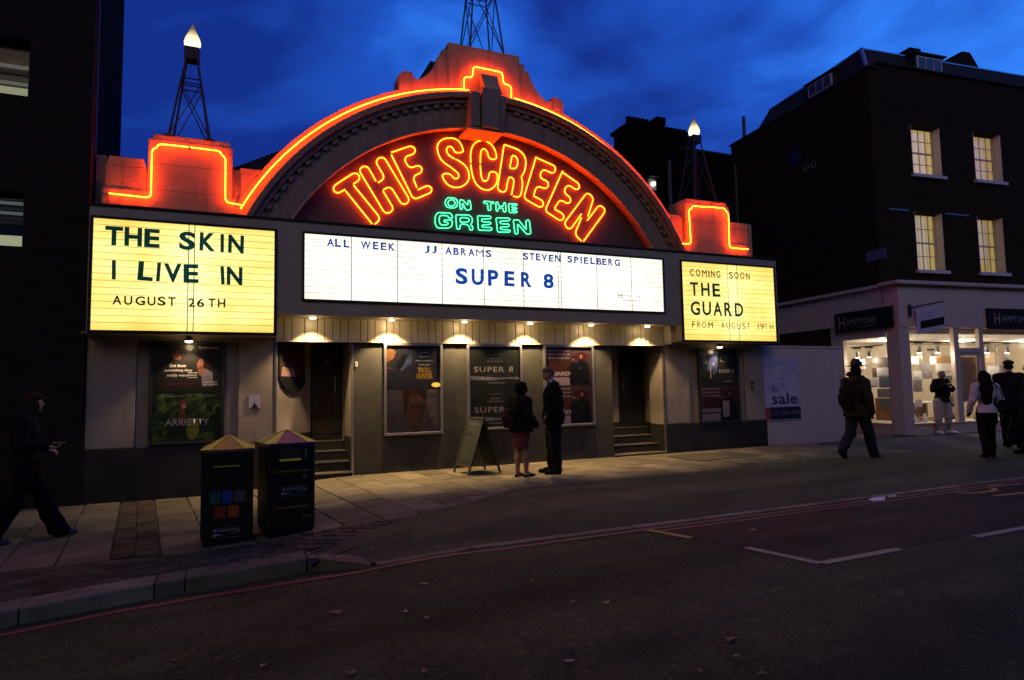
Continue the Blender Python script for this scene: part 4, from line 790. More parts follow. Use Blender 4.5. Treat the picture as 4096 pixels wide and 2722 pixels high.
def p_face(t, iw, zb, zt, wide=1):
    p = base(t, iw, zb, zt, pm('poster_mauve', (.055, .042, .052))); H = zt-zb; z = lambda k: zb+H*k
    mb = MB(); ell(mb, .04, z(.55), .155, .34, Yp-.001, 28, -.05); ell(mb, .02, z(.10), .10, .10, Yp-.0009, 20); pic(p, 'picture', mb, pm('print_face', (.07, .034, .02), .7, 9))
    mb = MB(); mb.add([(-.16, Yp-.0015, z(.30)), (-.10, Yp-.0015, z(.62)), (-.09, Yp-.0015, z(.80)), (.0, Yp-.0015, z(.92)), (.12, Yp-.0015, z(.88)), (.20, Yp-.0015, z(.72)), (.24, Yp-.0015, z(.99)), (-.20, Yp-.0015, z(.99))], [(0, 1, 2, 3, 7), (3, 4, 5, 6, 7)]); ell(mb, -.03, z(.62), .055, .010, Yp-.002, rot=-.15); ell(mb, .12, z(.64), .055, .010, Yp-.002, rot=.22); ell(mb, -.025, z(.585), .028, .008, Yp-.002); ell(mb, .115, z(.60), .028, .008, Yp-.002); ell(mb, .05, z(.31), .055, .007, Yp-.002); ell(mb, .075, z(.42), .018, .006, Yp-.002); mb.add([(.10, Yp-.0012, z(.20)), (.19, Yp-.0012, z(.45)), (.21, Yp-.0012, z(.72)), (.15, Yp-.0012, z(.5))], [(0, 1, 2, 3)]); pic(p, 'picture', mb, pm('print_hair', (.03, .012, .006)))
    mb = MB().add([(.25, Yp-.0013, z(.95)), (.30, Yp-.0013, z(.99)), (iw, Yp-.0013, z(.99)), (iw, Yp-.0013, z(.06)), (.40, Yp-.0013, z(.10)), (.30, Yp-.0013, z(.32)), (.25, Yp-.0013, z(.62))], [tuple(range(7))]); pic(p, 'picture', mb, pm('print_mask', (.11, .08, .085), .4, 8))
    mb = MB(); ell(mb, .33, z(.58), .04, .02, Yp-.002, rot=.2); ell(mb, .32, z(.30), .05, .015, Yp-.002, rot=.5); pic(p, 'picture', mb, pm('print_shadow', (.07, .03, .03)))
    for k in range(4): text('credits', '* * * *', -iw+.02, -iw+.14, z(.80-.08*k), z(.82-.08*k), Yp-.002, INK('grey', (.3, .3, .28)), p)
def p_super(t, iw, zb, zt):
    p = base(t, iw, zb, zt, pm('poster_dusk', (.018, .02, .016))); H = zt-zb; z = lambda k: zb+H*k
    text('credits', 'J.J. ABRAMS', -.13, .13, z(.80), z(.825), Yp-.002, INK('grey', (.3, .3, .28)), p); text('credits', 'STEVEN', -.10, .10, z(.69), z(.72), Yp-.002, INK('grey', (.3, .3, .28)), p); text('credits', 'SPIELBERG', -.16, .16, z(.62), z(.65), Yp-.002, INK('grey', (.3, .3, .28)), p)
    text('title', 'SUPER 8', -.41, .37, z(.36), z(.50), Yp-.002, INK('warmwhite', (.36, .30, .26)), p, 0, 1.15)
    mb = MB().add([(-iw, Yp-.001, z(.18)), (-.2, Yp-.001, z(.15)), (0, Yp-.001, z(.155)), (.25, Yp-.001, z(.19)), (iw, Yp-.001, z(.17)), (iw, Yp-.001, z(.235)), (.1, Yp-.001, z(.22)), (-iw, Yp-.001, z(.27))], [tuple(range(8))]); pic(p, 'picture', mb, pm('print_horizon', (.17, .16, .21), .5, 8))
    mb = MB(); ell(mb, -.25, z(.21), .03, .02, Yp-.002); pic(p, 'picture', mb, pm('print_glow', (.5, .35, .15)))
    bars(p, -.14, .18, z(.075), z(.10), Yp-.002, INK('grey', (.3, .3, .28)))
def p_guard(t, iw, zb, zt):
    p = base(t, iw, zb, zt, pm('poster_plum', (.05, .026, .032))); H = zt-zb; z = lambda k: zb+H*k; s = iw/.5
    mb = MB().box(-iw, .02*s, Yp-.0008, Yp-.0004, z(.36), z(.66)); pic(p, 'picture', mb, pm('print_rustred', (.06, .018, .01), .5, 5))
    mb = MB(); ell(mb, .27*s, z(.78), .16*s, .07, Yp-.001); pic(p, 'picture', mb, pm('print_redsun', (.06, .008, .006), .5))
    mb = MB(); mb.add([(.03*s, Yp-.0014, z(.02)), (.46*s, Yp-.0014, z(.02)), (.45*s, Yp-.0014, z(.40)), (.42*s, Yp-.0014, z(.60)), (.30*s, Yp-.0014, z(.68)), (.24*s, Yp-.0014, z(.68)), (.17*s, Yp-.0014, z(.58)), (.13*s, Yp-.0014, z(.62)), (.06*s, Yp-.0014, z(.60)), (.01*s, Yp-.0014, z(.48))], [tuple(range(10))]); ell(mb, .27*s, z(.845), .048*s, .018, Yp-.0022); ell(mb, .095*s, z(.745), .027*s, .022, Yp-.0023); pic(p, 'picture', mb, pm('print_ink', (.012, .011, .012)))
    mb = MB(); ell(mb, .27*s, z(.765), .030*s, .045, Yp-.002); ell(mb, .095*s, z(.69), .024*s, .036, Yp-.002); ell(mb, .25*s, z(.45), .014, .012, Yp-.0024); pic(p, 'picture', mb, pm('print_skin2', (.25, .10, .07)))
    for k in range(3): bars(p, -iw+.015, .02*s, z(.90-.10*k), z(.945-.10*k), Yp-.002, INK('pinkgrey', (.30, .22, .24)))
    text('title', 'THE', -iw+.02, -iw+.10, z(.375), z(.40), Yp-.0025, INK('pinkwhite', (.34, .28, .30)), p, .02)
    text('title', 'GUARD', -iw+.015, .03*s, z(.25), z(.365), Yp-.0025, INK('pinkwhite', (.34, .28, .30)), p, .07)
    MB().box(-iw, .01*s, Yp-.0012, Yp-.0008, z(.0), z(.21)).obj('print', pm('print_blush', (.30, .22, .26)), p)
def p_beam(t, iw, zb, zt):
    p = base(t, iw, zb, zt, pm('poster_dusk', (.018, .02, .016))); H = zt-zb; z = lambda k: zb+H*k
    mb = MB().add([(-.22, Yp-.001, z(.98)), (.0, Yp-.001, z(.98)), (-.04, Yp-.001, z(.40)), (-.20, Yp-.001, z(.25)), (-.30, Yp-.001, z(.45))], [(0, 1, 2, 3, 4)]); pic(p, 'picture', mb, pm('print_bluebeam', (.08, .10, .26), .6, 6))
    MB().box(-.45, -.30, Yp-.0012, Yp-.001, z(.62), z(.92)).obj('picture', pm('print_horizon', (.17, .16, .21), .5, 8), p)
    mb = MB(); ell(mb, -.13, z(.62), .03, .03, Yp-.002); ell(mb, -.22, z(.35), .03, .12, Yp-.0015); pic(p, 'picture', mb, pm('print_pale', (.4, .3, .25)))
    mb = MB(); ell(mb, -.25, z(.33), .025, .13, Yp-.002); ell(mb, -.18, z(.33), .022, .12, Yp-.002); pic(p, 'picture', mb, pm('print_ink', (.012, .011, .012)))
    for k, s_ in enumerate(('J.J. ABRAMS', 'STEVEN', 'SPIELBERG')): text('credits', s_, .06, .30, z(.82-.07*k), z(.86-.07*k), Yp-.002, INK('grey', (.3, .3, .28)), p, .01)
    text('title', 'SUPER 8', .01, .43, z(.36), z(.46), Yp-.002, INK('warmwhite', (.36, .30, .26)), p, .02, 1.1)
    bars(p, .12, .36, z(.10), z(.125), Yp-.002, INK('grey', (.3, .3, .28)))
case(-1.14, -.085, .80, 2.385, 'tall black case left of the bins, advert above a leafy green poster', M['black'], [p_romance, p_garden])
case(2.44, 3.50, .79, 2.40, 'silver case with TROLL HUNTER poster above a large face', M['alu'], [p_troll, p_face])
case(3.97, 5.07, .82, 2.40, 'silver case with two SUPER 8 posters behind the talking woman', M['alu'], [p_super, p_super])
case(5.53, 6.64, .82, 2.40, 'silver case with two THE GUARD posters behind the suited man', M['alu'], [p_guard, p_guard])
t = case(9.22, 10.33, .745, 2.36, 'black case on the right cream wall, SUPER 8 over THE GUARD', M['black'], [p_beam, p_guard])
MB().box(.06, .24, -.058, -.056, .13, .48).obj('notice', pm('paper_grey', (.35, .28, .30)), t)
# yellowed sticker on the second case
o = bpy.data.objects.new('x', None); bpy.data.objects.remove(o)
mb = MB(); ell(mb, 3.37, 1.66, .085, .042, -.0765, 24); mb2 = mb.obj('sticker', pm('yellow_sticker', (.75, .6, .12), .1)); tag(mb2, 'small oval yellow sticker on the TROLL HUNTER case', 'sticker')
# door poster on the splayed wall of the left entrance
ang = math.atan2(.95, .66)
t = empty('wall_poster', (.70, .055, 1.82), 'dim face poster on the angled wall of the left entrance', 'poster', ang)
MB().box(.03, .85, -.02, -.006, 0, .60).obj('frame', M['black'], t)
MB().box(.05, .83, -.024, -.021, .02, .58).obj('print', pm('poster_umber', (.05, .03, .022), .5), t)
mb = MB(); ell(mb, .35, .30, .13, .22, -.0255); mb.obj('picture', pm('print_face', (.24, .11, .06), .5, 7), t)
mb = MB().add([(.08, -.0262, .02), (.52, -.0262, .02), (.46, -.0262, .16), (.12, -.0262, .18)], [(0, 1, 2, 3)]); mb.obj('picture', pm('print_blush2', (.36, .20, .16)), t)
MB().prism([(.03, 0), (.85, 0), (.84, -.10), (.74, -.20), (.58, -.26), (.40, -.26), (.22, -.20), (.10, -.10)], -.03, -.004).obj('hood', M['black'], t)
# wall boxes
t = empty('notice_box', (.355, -.038, 1.33), 'small white notice holder on the cream wall by the left entrance', 'notice box')
MB().box(-.085, .085, -.02, 0, 0, .21).obj('plate', pm('paper_lilac', (.42, .38, .48)), t, bevel=.004); MB().prism([(-.05, .005), (.0, .09), (.05, .005)], -.023, -.021).obj('print', M['black'], t)
t = empty('door_buzzer', (1.975, -.002, 1.99), 'tiny white buzzer on the dark wall beside the left entrance', 'buzzer')
MB().box(-.022, .022, -.02, 0, 0, .085).obj('body', M['whitewood'], t, bevel=.004); MB().rod((0, -.026, .045), (0, -.02, .045), .01).obj('button', M['redline'], t)
t = empty('intercom', (10.685, -.037, 1.46), 'small ochre intercom panel on the right cream wall', 'intercom')
MB().box(-.065, .065, -.02, 0, 0, .19).obj('plate', pm('ochre_plate', (.28, .17, .03)), t, bevel=.004); MB().box(-.03, .03, -.024, -.021, .03, .08).obj('key_pad', M['black'], t); MB().box(-.03, .03, -.024, -.021, .11, .16).obj('grille', M['black'], t)

# ================================================================ HOARDING AND FOR-SALE BOARD
t = empty('hoarding', (11.075, .05, .13), 'pale painted hoarding between the cinema and the corner shop', 'hoarding')
for a, b in ((0, .93), (.934, 2.22), (2.224, 2.55)): MB().box(a, b, 0, .05, -.05, 2.27).obj('panel', M['shopwhite'], t, bevel=.004)
MB().box(-.005, 2.56, -.02, .06, 2.272, 2.32).obj('capping', M['shopwhite'], t)
MB().box(2.551, 2.58, .0, 3.0, 0, 2.28).obj('return_panel', M['shopwhite'], t)
t = empty('sale_board', (11.10, .045, .74), 'white agency board reading for sale, fixed to the hoarding', 'sign')
MB().box(0, 1.08, -.03, -.001, 0, 1.42).obj('board', pm('board_white', (.46, .42, .56)), t)
MB().box(.01, 1.07, -.0335, -.031, .02, .30).obj('print', pm('board_black', (.02, .018, .03)), t)
MB().box(.01, .15, -.0345, -.034, .02, .30).obj('print', pm('board_red', (.35, .05, .03)), t)
K = pm('board_ink', (.05, .045, .06)); KG = pm('board_grey', (.30, .27, .34))
text('lettering', 'for', .21, .44, .645, .80, -.0315, K, t, .01); text('lettering', 'sale', .21, 1.0, .36, .62, -.0315, K, t, .02)
text('lettering', 'fyfemcdade', .04, 1.02, 1.25, 1.35, -.0315, KG, t, .0, 1.25)
for k, (s, wd) in enumerate((('New Development', .78), ('of 1 & 2 bed', .52), ('Apartments &', .62), ('Penthouses', .50))): text('lettering', s, .19, .19+wd, 1.15-.115*k, 1.21-.115*k, -.0315, KG, t)
text('lettering', '020 7354 4994', .22, 1.03, .12, .21, -.0345, pm('board_dim', (.16, .15, .2)), t, .02)

# ================================================================ CORNER BUILDING WITH ESTATE AGENT
ry = R(-5.72)
cb = empty('corner_building', (15.816, .10, .2), 'dark brick corner house with lit sash windows over a white estate agent shop', 'building', ry)
def B(name, mb, m, parent=None, **k): return mb.obj(name, m, parent or cb, **k)
ZB = -.2                                                           # local z = world z - .2
# brick upper storeys; openings for four windows in the front
wins = [(1.36, 7.08, 2.42, 8.48), (3.70, 7.10, 4.78, 8.52), (1.30, 4.40, 2.30, 6.02), (3.62, 4.42, 4.62, 6.04)]
def wallgrid(x0, x1, z0, z1, holes, y0, y1):
    xs = sorted({x0, x1, *[h[0] for h in holes], *[h[2] for h in holes]}); zs = sorted({z0, z1, *[h[1] for h in holes], *[h[3] for h in holes]})
    mb = MB()
    for a, b in zip(xs, xs[1:]):
        for c, d_ in zip(zs, zs[1:]):
            cx_, cz_ = (a+b)/2, (c+d_)/2
            if any(h[0] < cx_ < h[2] and h[1] < cz_ < h[3] for h in holes): continue
            mb.box(a, b, y0, y1, c, d_)
    return mb
B('wall', wallgrid(.10, 14, 3.9, 10.08, wins, .45, .75), M['brickR'])
B('wall', MB().box(-.03, .10, .45, 6.45, 3.0, 9.93), M['brickR']); B('wall', MB().box(-.02, .10, 2.3, 6.45, -.3, 3.0), M['brickR'])
B('coping', MB().box(-.07, .28, .38, 6.5, 9.932, 9.99), M['slate']); B('coping', MB().box(.28, 14, .38, .8, 10.08, 10.13), M['slate'])
# mansard
mb = MB(); mb.add([(.05, .55, 9.98), (14, .55, 10.1), (14, 5.2, 10.1), (.05, 5.15, 9.98), (.12, .75, 10.62), (14, .9, 10.80), (14, 4.8, 10.80), (.25, 4.72, 10.55)], [(0, 1, 5, 4), (0, 4, 7, 3), (4, 5, 6, 7), (3, 7, 6, 2), (1, 2, 6, 5)]); B('roof', mb, M['slate'])
mb = MB().tube([(14, .9, 10.82), (.12, .75, 10.64), (.25, 4.72, 10.57)], .03, 5); mb.rod((.12, .75, 10.64), (.05, .55, 9.98), .05); B('lead_flashing', mb, M['alu'])
def dormer(mb_rect, side):
    d = B('dormer', MB().box(*mb_rect), M['slate']); return d
dm_ = B('dormer', MB().box(1.72, 2.82, .50, 1.5, 10.12, 10.60), M['slate'])
B('dormer_window', MB().box(1.80, 2.74, .47, .499, 10.17, 10.54), M['whitewood'], dm_)
for i in range(3): B('pane', MB().box(1.86+.29*i, 2.10+.29*i, .455, .469, 10.21, 10.50), bpy.data.materials['dark_glass'], dm_)
B('flat_roof', MB().box(1.66, 2.88, .42, 1.5, 10.602, 10.64), M['slate'], dm_)
dm_ = B('dormer', MB().box(.0, 1.0, 1.62, 2.72, 9.99, 10.44), M['slate'])
B('dormer_window', MB().box(-.03, -.001, 1.70, 2.64, 10.03, 10.40), M['whitewood'], dm_)
for i in range(3): B('pane', MB().box(-.045, -.031, 1.76+.29*i, 2.0+.29*i, 10.07, 10.36), bpy.data.materials['dark_glass'], dm_)
B('flat_roof', MB().box(-.08, 1.0, 1.56, 2.78, 10.442, 10.48), M['slate'], dm_)
B('chimney', MB().box(2.20, 2.62, 1.0, 1.5, 10.6, 11.12), M['brickR'])
B('gable_wall', MB().prism([(3.2, 10.1), (3.3, 10.78), (4.0, 11.15), (4.32, 11.15), (5.0, 10.25), (5.9, 10.25), (5.9, 10.0)], .8, 1.1), M['brickR'])
B('flue', MB().rod((.02, 5.75, 9.9), (.02, 5.75, 10.75), .06), M['iron'])
B('arched_recess', MB().rod((-.045, 3.29, 8.40), (-.031, 3.29, 8.40), .24, n=20), M['black'])
for v_ in (2.85, 2.55):
    B('flue_ring', MB().tube([(-.05, v_+.09*math.cos(6.2832*i/16), 7.93+.09*math.sin(6.2832*i/16)) for i in range(17)], .02, 5, True), mat('flue_pale', (.10, .10, .10), .6) if v_ == 2.85 else bpy.data.materials['flue_pale'])
B('street_plate', MB().box(-.055, -.031, .22, .86, 4.62, 4.90), pm('plate_dim', (.10, .09, .13)))
B('downpipe', MB().rod((-.08, 6.2, 3), (-.08, 6.2, 9.2), .05), M['iron'])
def curtain(name, col, s, fr_q, amt):
    m = bpy.data.materials.new(name); m.use_nodes = True; t = m.node_tree; t.nodes.clear()
    c = t.nodes.new('ShaderNodeTexCoord'); wv = t.nodes.new('ShaderNodeTexWave'); wv.inputs['Scale'].default_value = fr_q; wv.inputs['Distortion'].default_value = 2.5; wv.inputs['Detail'].default_value = 2; wv.bands_direction = 'X'; t.links.new(c.outputs['Object'], wv.inputs['Vector'])
    r = t.nodes.new('ShaderNodeMapRange'); r.inputs['To Min'].default_value = s*(1-amt); r.inputs['To Max'].default_value = s; t.links.new(wv.outputs['Fac'], r.inputs[0])
    e = t.nodes.new('ShaderNodeEmission'); e.inputs[0].default_value = (*col, 1); t.links.new(r.outputs[0], e.inputs[1]); o = t.nodes.new('ShaderNodeOutputMaterial'); t.links.new(e.outputs[0], o.inputs[0]); return m
CUR = [curtain('lit_blind_upper_left', (1, .68, .28), .62, 1.1, .18), curtain('lit_blind_upper_right', (1, .64, .26), .50, 4, .30), curtain('lit_blind_lower_left', (1, .72, .24), .56, 2.2, .35), curtain('lit_blind_lower_right', (1, .70, .22), .44, .8, .25)]
WN = ['upper left', 'upper right', 'lower left', 'lower right']
for i, (a, b, c, d_) in enumerate(wins):
    f_ = B('window', MB().box(a, a+.03, .67, .70, b, d_).box(c-.03, c, .67, .70, b, d_).box(a+.03, c-.03, .67, .70, d_-.03, d_).box(a+.03, c-.03, .67, .70, b, b+.05).box(a+.03, c-.03, .66, .71, (b+d_)/2-.02, (b+d_)/2+.02), M['whitewood'])
    for k in (1, 2, 3): B('glazing_bar', MB().box(a+.03+(c-a-.06)*k/4-.008, a+.03+(c-a-.06)*k/4+.008, .675, .695, b+.05, d_-.03), M['whitewood'], f_)
    for k in (1, 3): zz = b+.05+(d_-b-.08)*k/4; B('glazing_bar', MB().box(a+.03, c-.03, .677, .693, zz-.009, zz+.009), M['whitewood'], f_)
    B('pane', MB().box(a+.03, c-.03, .698, .702, b+.05, d_-.03), M['glass'], f_)
    B('blind', MB().box(a+.01, c-.01, .735, .745, b, d_), CUR[i], f_)
    B('reveal', MB().box(c-.012, c-.002, .445, .669, b, d_), M['whitewood'], f_); B('reveal', MB().box(a+.002, a+.012, .445, .669, b, d_), M['whitewood'], f_)
    B('sill', MB().box(a-.08, c+.08, .36, .449, b-.09, b-.005), M['whitewood'], f_)
for x0, x1 in ((.4, 1.1), (2.4, 3.3)): B('string_course', MB().box(x0, x1, .42, .449, 6.0, 6.05), pm('stone_dim', (.10, .10, .12)))
# shopfront
S_ = M['shopwhite']
B('fascia', MB().box(0, 14, -.02, .45, 2.78, 3.88), S_); B('fascia', MB().box(-.05, .09, .45, 4.62, 2.96, 3.86), S_)
B('cornice', MB().box(-.16, 14, -.18, .45, 3.882, 3.98), S_, bevel=.02); B('cornice', MB().box(-.16, .09, .45, 4.6, 3.862, 3.95), S_)
B('transom_band', MB().box(0, .09, .45, 1.95, 2.56, 2.958), S_)
B('corner_pier', MB().box(0, .33, 0, .38, 0, 2.78), S_, bevel=.008); B('corner_pier', MB().box(.0, .10, 1.93, 2.3, 0, 2.96), S_)
B('stall_riser', MB().box(.33, 14, .03, .2, -.1, .25), S_); B('stall_riser', MB().box(.02, .18, .38, 1.93, -.1, .24), S_)
B('sill', MB().box(.33, 14, -.0, .22, .252, .29), S_); B('sill', MB().box(-.0, .2, .38, 1.93, .242, .28), S_)
for x0, x1 in ((1.88, 2.06), (2.80, 2.95), (6.6, 6.75)): B('mullion', MB().box(x0, x1, .02, .14, .29, 2.78), S_, bevel=.006)
B('transom', MB().box(2.06, 2.80, .03, .13, 2.12, 2.24), S_)
for v0 in (.38, 1.88): B('mullion', MB().box(.02, .12, v0, v0+.045, .28, 2.56), S_)
GL = M['glass']
B('shop_window', MB().box(.33, 1.88, .07, .075, .29, 2.78), GL); B('shop_window', MB().box(2.95, 6.6, .07, .075, .29, 2.78), GL)
B('shop_window', MB().box(.06, .065, .425, 1.88, .28, 2.56), GL); B('fanlight', MB().box(2.06, 2.80, .07, .075, 2.24, 2.56), GL)
dr = B('door', MB().box(2.06, 2.13, .06, .11, .05, 2.12).box(2.72, 2.80, .06, .11, .05, 2.12).box(2.13, 2.72, .06, .11, 2.03, 2.12).box(2.13, 2.72, .06, .11, .05, .27), S_)
B('pane', MB().box(2.13, 2.72, .08, .085, .27, 2.03), GL, dr); B('handle', MB().rod((2.20, .03, .85), (2.20, .03, 1.3), .012), M['alu'], dr); B('letter_plate', MB().box(2.24, 2.55, .045, .059, .11, .18), M['black'], dr)
# fascia signs
def agent_sign(name, mb, m, txt):
    s = B(name, mb, m); return s
s = B('sign_board', MB().box(-.10, -.052, .10, 2.02, 2.78, 3.34), M['signblack'])
def sidetext(body, v0, v1, z0, z1, m, p, bold=0):
    me = textmesh(body, 1, bold); a = min(v.co.x for v in me.vertices); b = max(v.co.x for v in me.vertices); c = min(v.co.y for v in me.vertices); d_ = max(v.co.y for v in me.vertices)
    for v in me.vertices: v.co = Vector((-.103, v0+(v.co.x-a)/(b-a)*(v1-v0), z0+(v.co.y-c)/(d_-c)*(z1-z0)))
    me.materials.clear(); me.materials.append(m); me.name = 'lettering'; o = bpy.data.objects.new('lettering', me); C.objects.link(o); o.parent = p
sidetext('H', 1.88, 1.66, 2.87, 3.23, pm('letter_rust', (.33, .20, .16)), s, .0); sidetext('AMPTONS', 1.62, .62, 2.96, 3.14, M['letterw'], s)
mb = MB(); [mb.box(-.1035, -.103, 1.25-.05*i-.03, 1.25-.05*i, 2.88, 2.905) for i in range(13)]; B('small_print', mb, M['letterw'], s)
s = B('sign_board', MB().box(3.05, 6.2, -.07, -.021, 2.75, 3.32), M['signblack'])
text('lettering', 'H', 3.30, 3.50, 2.88, 3.20, -.072, pm('letter_rust', (.33, .20, .16)), s); text('lettering', 'AMPTONS', 3.55, 4.6, 2.95, 3.12, -.072, M['letterw'], s)
B('ghost_print', MB(), M['letterw']) if False else None
# hanging sign on a bracket at right angles to the front
hs = empty('hanging_sign', (16.15, .04, 3.38), 'small white sign hanging from a black bracket at the shop corner', 'sign', ry)
ag = Vector((.55, -.50, 0))
dv = Vector((.88, -.12, 0))
MB().box(-.04, .04, -.05, .0, -.12, .18).obj('wall_plate', M['black'], hs)
MB().rod((0, -.05, .10), (dv.x*1.15, dv.y*1.15, .27), .018).obj('bracket', M['black'], hs)
n_ = Vector((-dv.y, dv.x, 0)).normalized()*.012
def hpanel(u0, u1, z0, z1, k): 
    a, b = dv*u0, dv*u1; m_ = n_*k; sh = .12*0
    return MB().add([(a.x-m_.x, a.y-m_.y-.05, z0+.15*u0), (b.x-m_.x, b.y-m_.y-.05, z0+.15*u1), (b.x-m_.x, b.y-m_.y-.05, z1+.15*u1), (a.x-m_.x, a.y-m_.y-.05, z1+.15*u0), (a.x+m_.x, a.y+m_.y-.05, z0+.15*u0), (b.x+m_.x, b.y+m_.y-.05, z0+.15*u1), (b.x+m_.x, b.y+m_.y-.05, z1+.15*u1), (a.x+m_.x, a.y+m_.y-.05, z1+.15*u0)], [(0, 1, 2, 3), (4, 5, 6, 7), (0, 1, 5, 4), (2, 3, 7, 6), (0, 3, 7, 4), (1, 2, 6, 5)])
hpanel(.16, 1.08, -.62, .04, 1).obj('board', pm('board_white', (.46, .42, .56)), hs); hpanel(.28, 1.08, -.50, -.30, 1.4).obj('name_panel', M['signblack'], hs)
for k in range(2): hpanel(.3, .85, -.14-.09*k, -.12-.09*k, 1.2).obj('small_print', pm('board_grey', (.30, .27, .34)), hs)

# --- shop interior: a white room, boards hung in the windows, track spots
IW = mat('shop_wall_cream', (.50, .43, .32), .8); IC = mat('shop_ceiling', (.66, .62, .55), .85); IF = mat('shop_floor', (.25, .17, .11), .5)
B('room_wall', MB().box(.2, 9, 4.2, 4.3, .0, 2.8), IW); B('room_wall', MB().box(.11, .2, 1.95, 4.3, .0, 2.8), IW); B('room_wall', MB().box(9, 9.1, .2, 4.3, 0, 2.8), IW)
B('room_ceiling', MB().box(.12, 9, .16, 4.3, 2.62, 2.95), IC); B('room_floor', MB().box(.2, 9, .2, 4.2, -.02, .03), IF)
WB = mat('display_white', (.75, .72, .68), .5); GB = mat('display_grey', (.25, .22, .23), .5); OB = mat('display_ochre', (.42, .22, .05), .5); BB = mat('display_brown', (.12, .07, .045), .6)
PB = mat('display_landscape', (.14, .2, .22), .5, var=.7, vscale=6); MP = mat('map_print', (.62, .42, .26), .6, var=.75, vscale=22); PK = mat('map_print_pink', (.62, .45, .38), .6, var=.6, vscale=25); RB = mat('display_red', (.5, .05, .03), .5)
def disp(pl, y, r, m, label, tilt=0):
    a, b, c, d_ = r; t_ = empty('display_card', (0, 0, 0), label, 'display card', group='cards hung in the shop windows')
    if pl == 'F': u_, wz = (a+c)/2, (b+d_)/2; loc = cb.matrix_basis
    base_ = Vector((15.816, .10, 0)); U = Vector((math.cos(ry), math.sin(ry), 0)); V_ = Vector((-math.sin(ry), math.cos(ry), 0))
    if pl == 'F': p = base_+U*((a+c)/2)+V_*y; t_.rotation_euler = (0, 0, ry)
    else: p = base_+U*y+V_*((a+c)/2); t_.rotation_euler = (0, 0, ry-R(90))
    p.z = b; t_.location = p; w2 = abs(c-a)/2; h = d_-b
    MB().box(-w2, w2, 0, .015, 0, h).obj('card', m, t_)
    MB().box(-w2+.02, -w2+.02+(w2*2-.04)*.75, -.004, -.001, h*.12, h*.17).box(-w2+.02, w2-.05, -.004, -.001, h*.05, h*.085).obj('print', pm('print_faint', (.35, .33, .32)), t_)
    MB().rod((-w2+.03, .006, h), (-w2+.03, .006, 2.82-b), .002, n=4).rod((w2-.03, .006, h), (w2-.03, .006, 2.82-b), .002, n=4).obj('wire', M['alu'], t_)
    return t_
def picc(t_, a, b, c, d_, m): MB().box(a, c, -.006, -.0045, b, d_).obj('picture', m, t_)
fr_ = [((1.05, 2.03, 1.29, 2.24), WB, 'small white card at the top left of the front window'), ((1.70, 2.02, 1.92, 2.24), WB, 'small white card right of a track spot in the front window'), ((1.36, 1.85, 1.65, 2.04), GB, 'grey card between two small white cards in the front window'),
 ((1.96, 2.06, 2.58, 2.26), OB, 'ochre board behind the mullion of the front window'), ((1.90, 1.80, 2.58, 2.05), WB, 'wide white panel under the ochre board'), ((2.03, 1.51, 2.57, 1.78), WB, 'white panel with a landscape photo by the door'), ((1.07, 1.65, 1.36, 1.85), WB, 'white card on the left, second row of the front window'),
 ((1.40, 1.64, 1.76, 1.84), GB, 'grey card behind the head of the man in shorts'), ((1.88, 1.23, 2.56, 1.49), WB, 'white panel beside the elbow of the man in shorts'), ((2.05, .93, 2.55, 1.19), GB, 'pale grey panel low beside the door'), ((1.07, .87, 1.32, 1.08), WB, 'white card low on the left of the front window'), ((1.05, 1.29, 1.36, 1.62), GB, 'tall grey card on the left of the front window'),
 ((2.17, .63, 2.55, .85), WB, 'white leaflet with red edge on the window floor')]
for r, m, l in fr_:
    t_ = disp('F', .6, r, m, l)
    if 'landscape' in l: picc(t_, -.2, .07, .22, .2, PB)
    if 'red edge' in l: picc(t_, -.19, .0, -.12, .2, RB)
sd_ = [((1.63, 1.95, 2.06, 2.22), WB, 'picture card with a building, top left of the side window'), ((.87, 1.97, 1.21, 2.24), BB, 'dark brown card, top right of the side window'), ((.86, 1.70, 1.24, 1.96), WB, 'bright white card under the dark brown card'), ((.85, 1.41, 1.20, 1.69), GB, 'mauve card above a grey gradient card'), ((1.22, 1.43, 1.57, 1.67), WB, 'white card right of the hatted walker'),
 ((1.26, 1.70, 1.40, 1.97), BB, 'narrow brown card in the side window'), ((.85, 1.14, 1.27, 1.39), GB, 'grey gradient card over the orange board'), ((.85, .52, 1.36, 1.13), OB, 'orange board low in the side window')]
for r, m, l in sd_:
    t_ = disp('S', .5, r, m, l)
    if 'building' in l: picc(t_, -.2, .04, .19, .2, mat('print_terrace', (.35, .24, .17), .6, var=.6, vscale=20))
    if 'orange' in l: picc(t_, -.10, .33, .22, .58, PB)
for r, m, l in [((4.52, 1.96, 4.97, 2.27), PK, 'bright map card in the right shop window'), ((4.10, 1.69, 4.53, 1.98), WB, 'white card above the long-haired woman'), ((4.60, 1.69, 5.04, 1.98), GB, 'grey card behind the man in the cap'), ((4.05, 1.99, 4.42, 2.36), MP, 'orange map sheet left of the bright map card')]: disp('F', .8, r, m, l)
t_ = disp('F', .18, (2.23, 1.0, 2.84, 2.22), MP, 'big speckled street map behind the shop door')
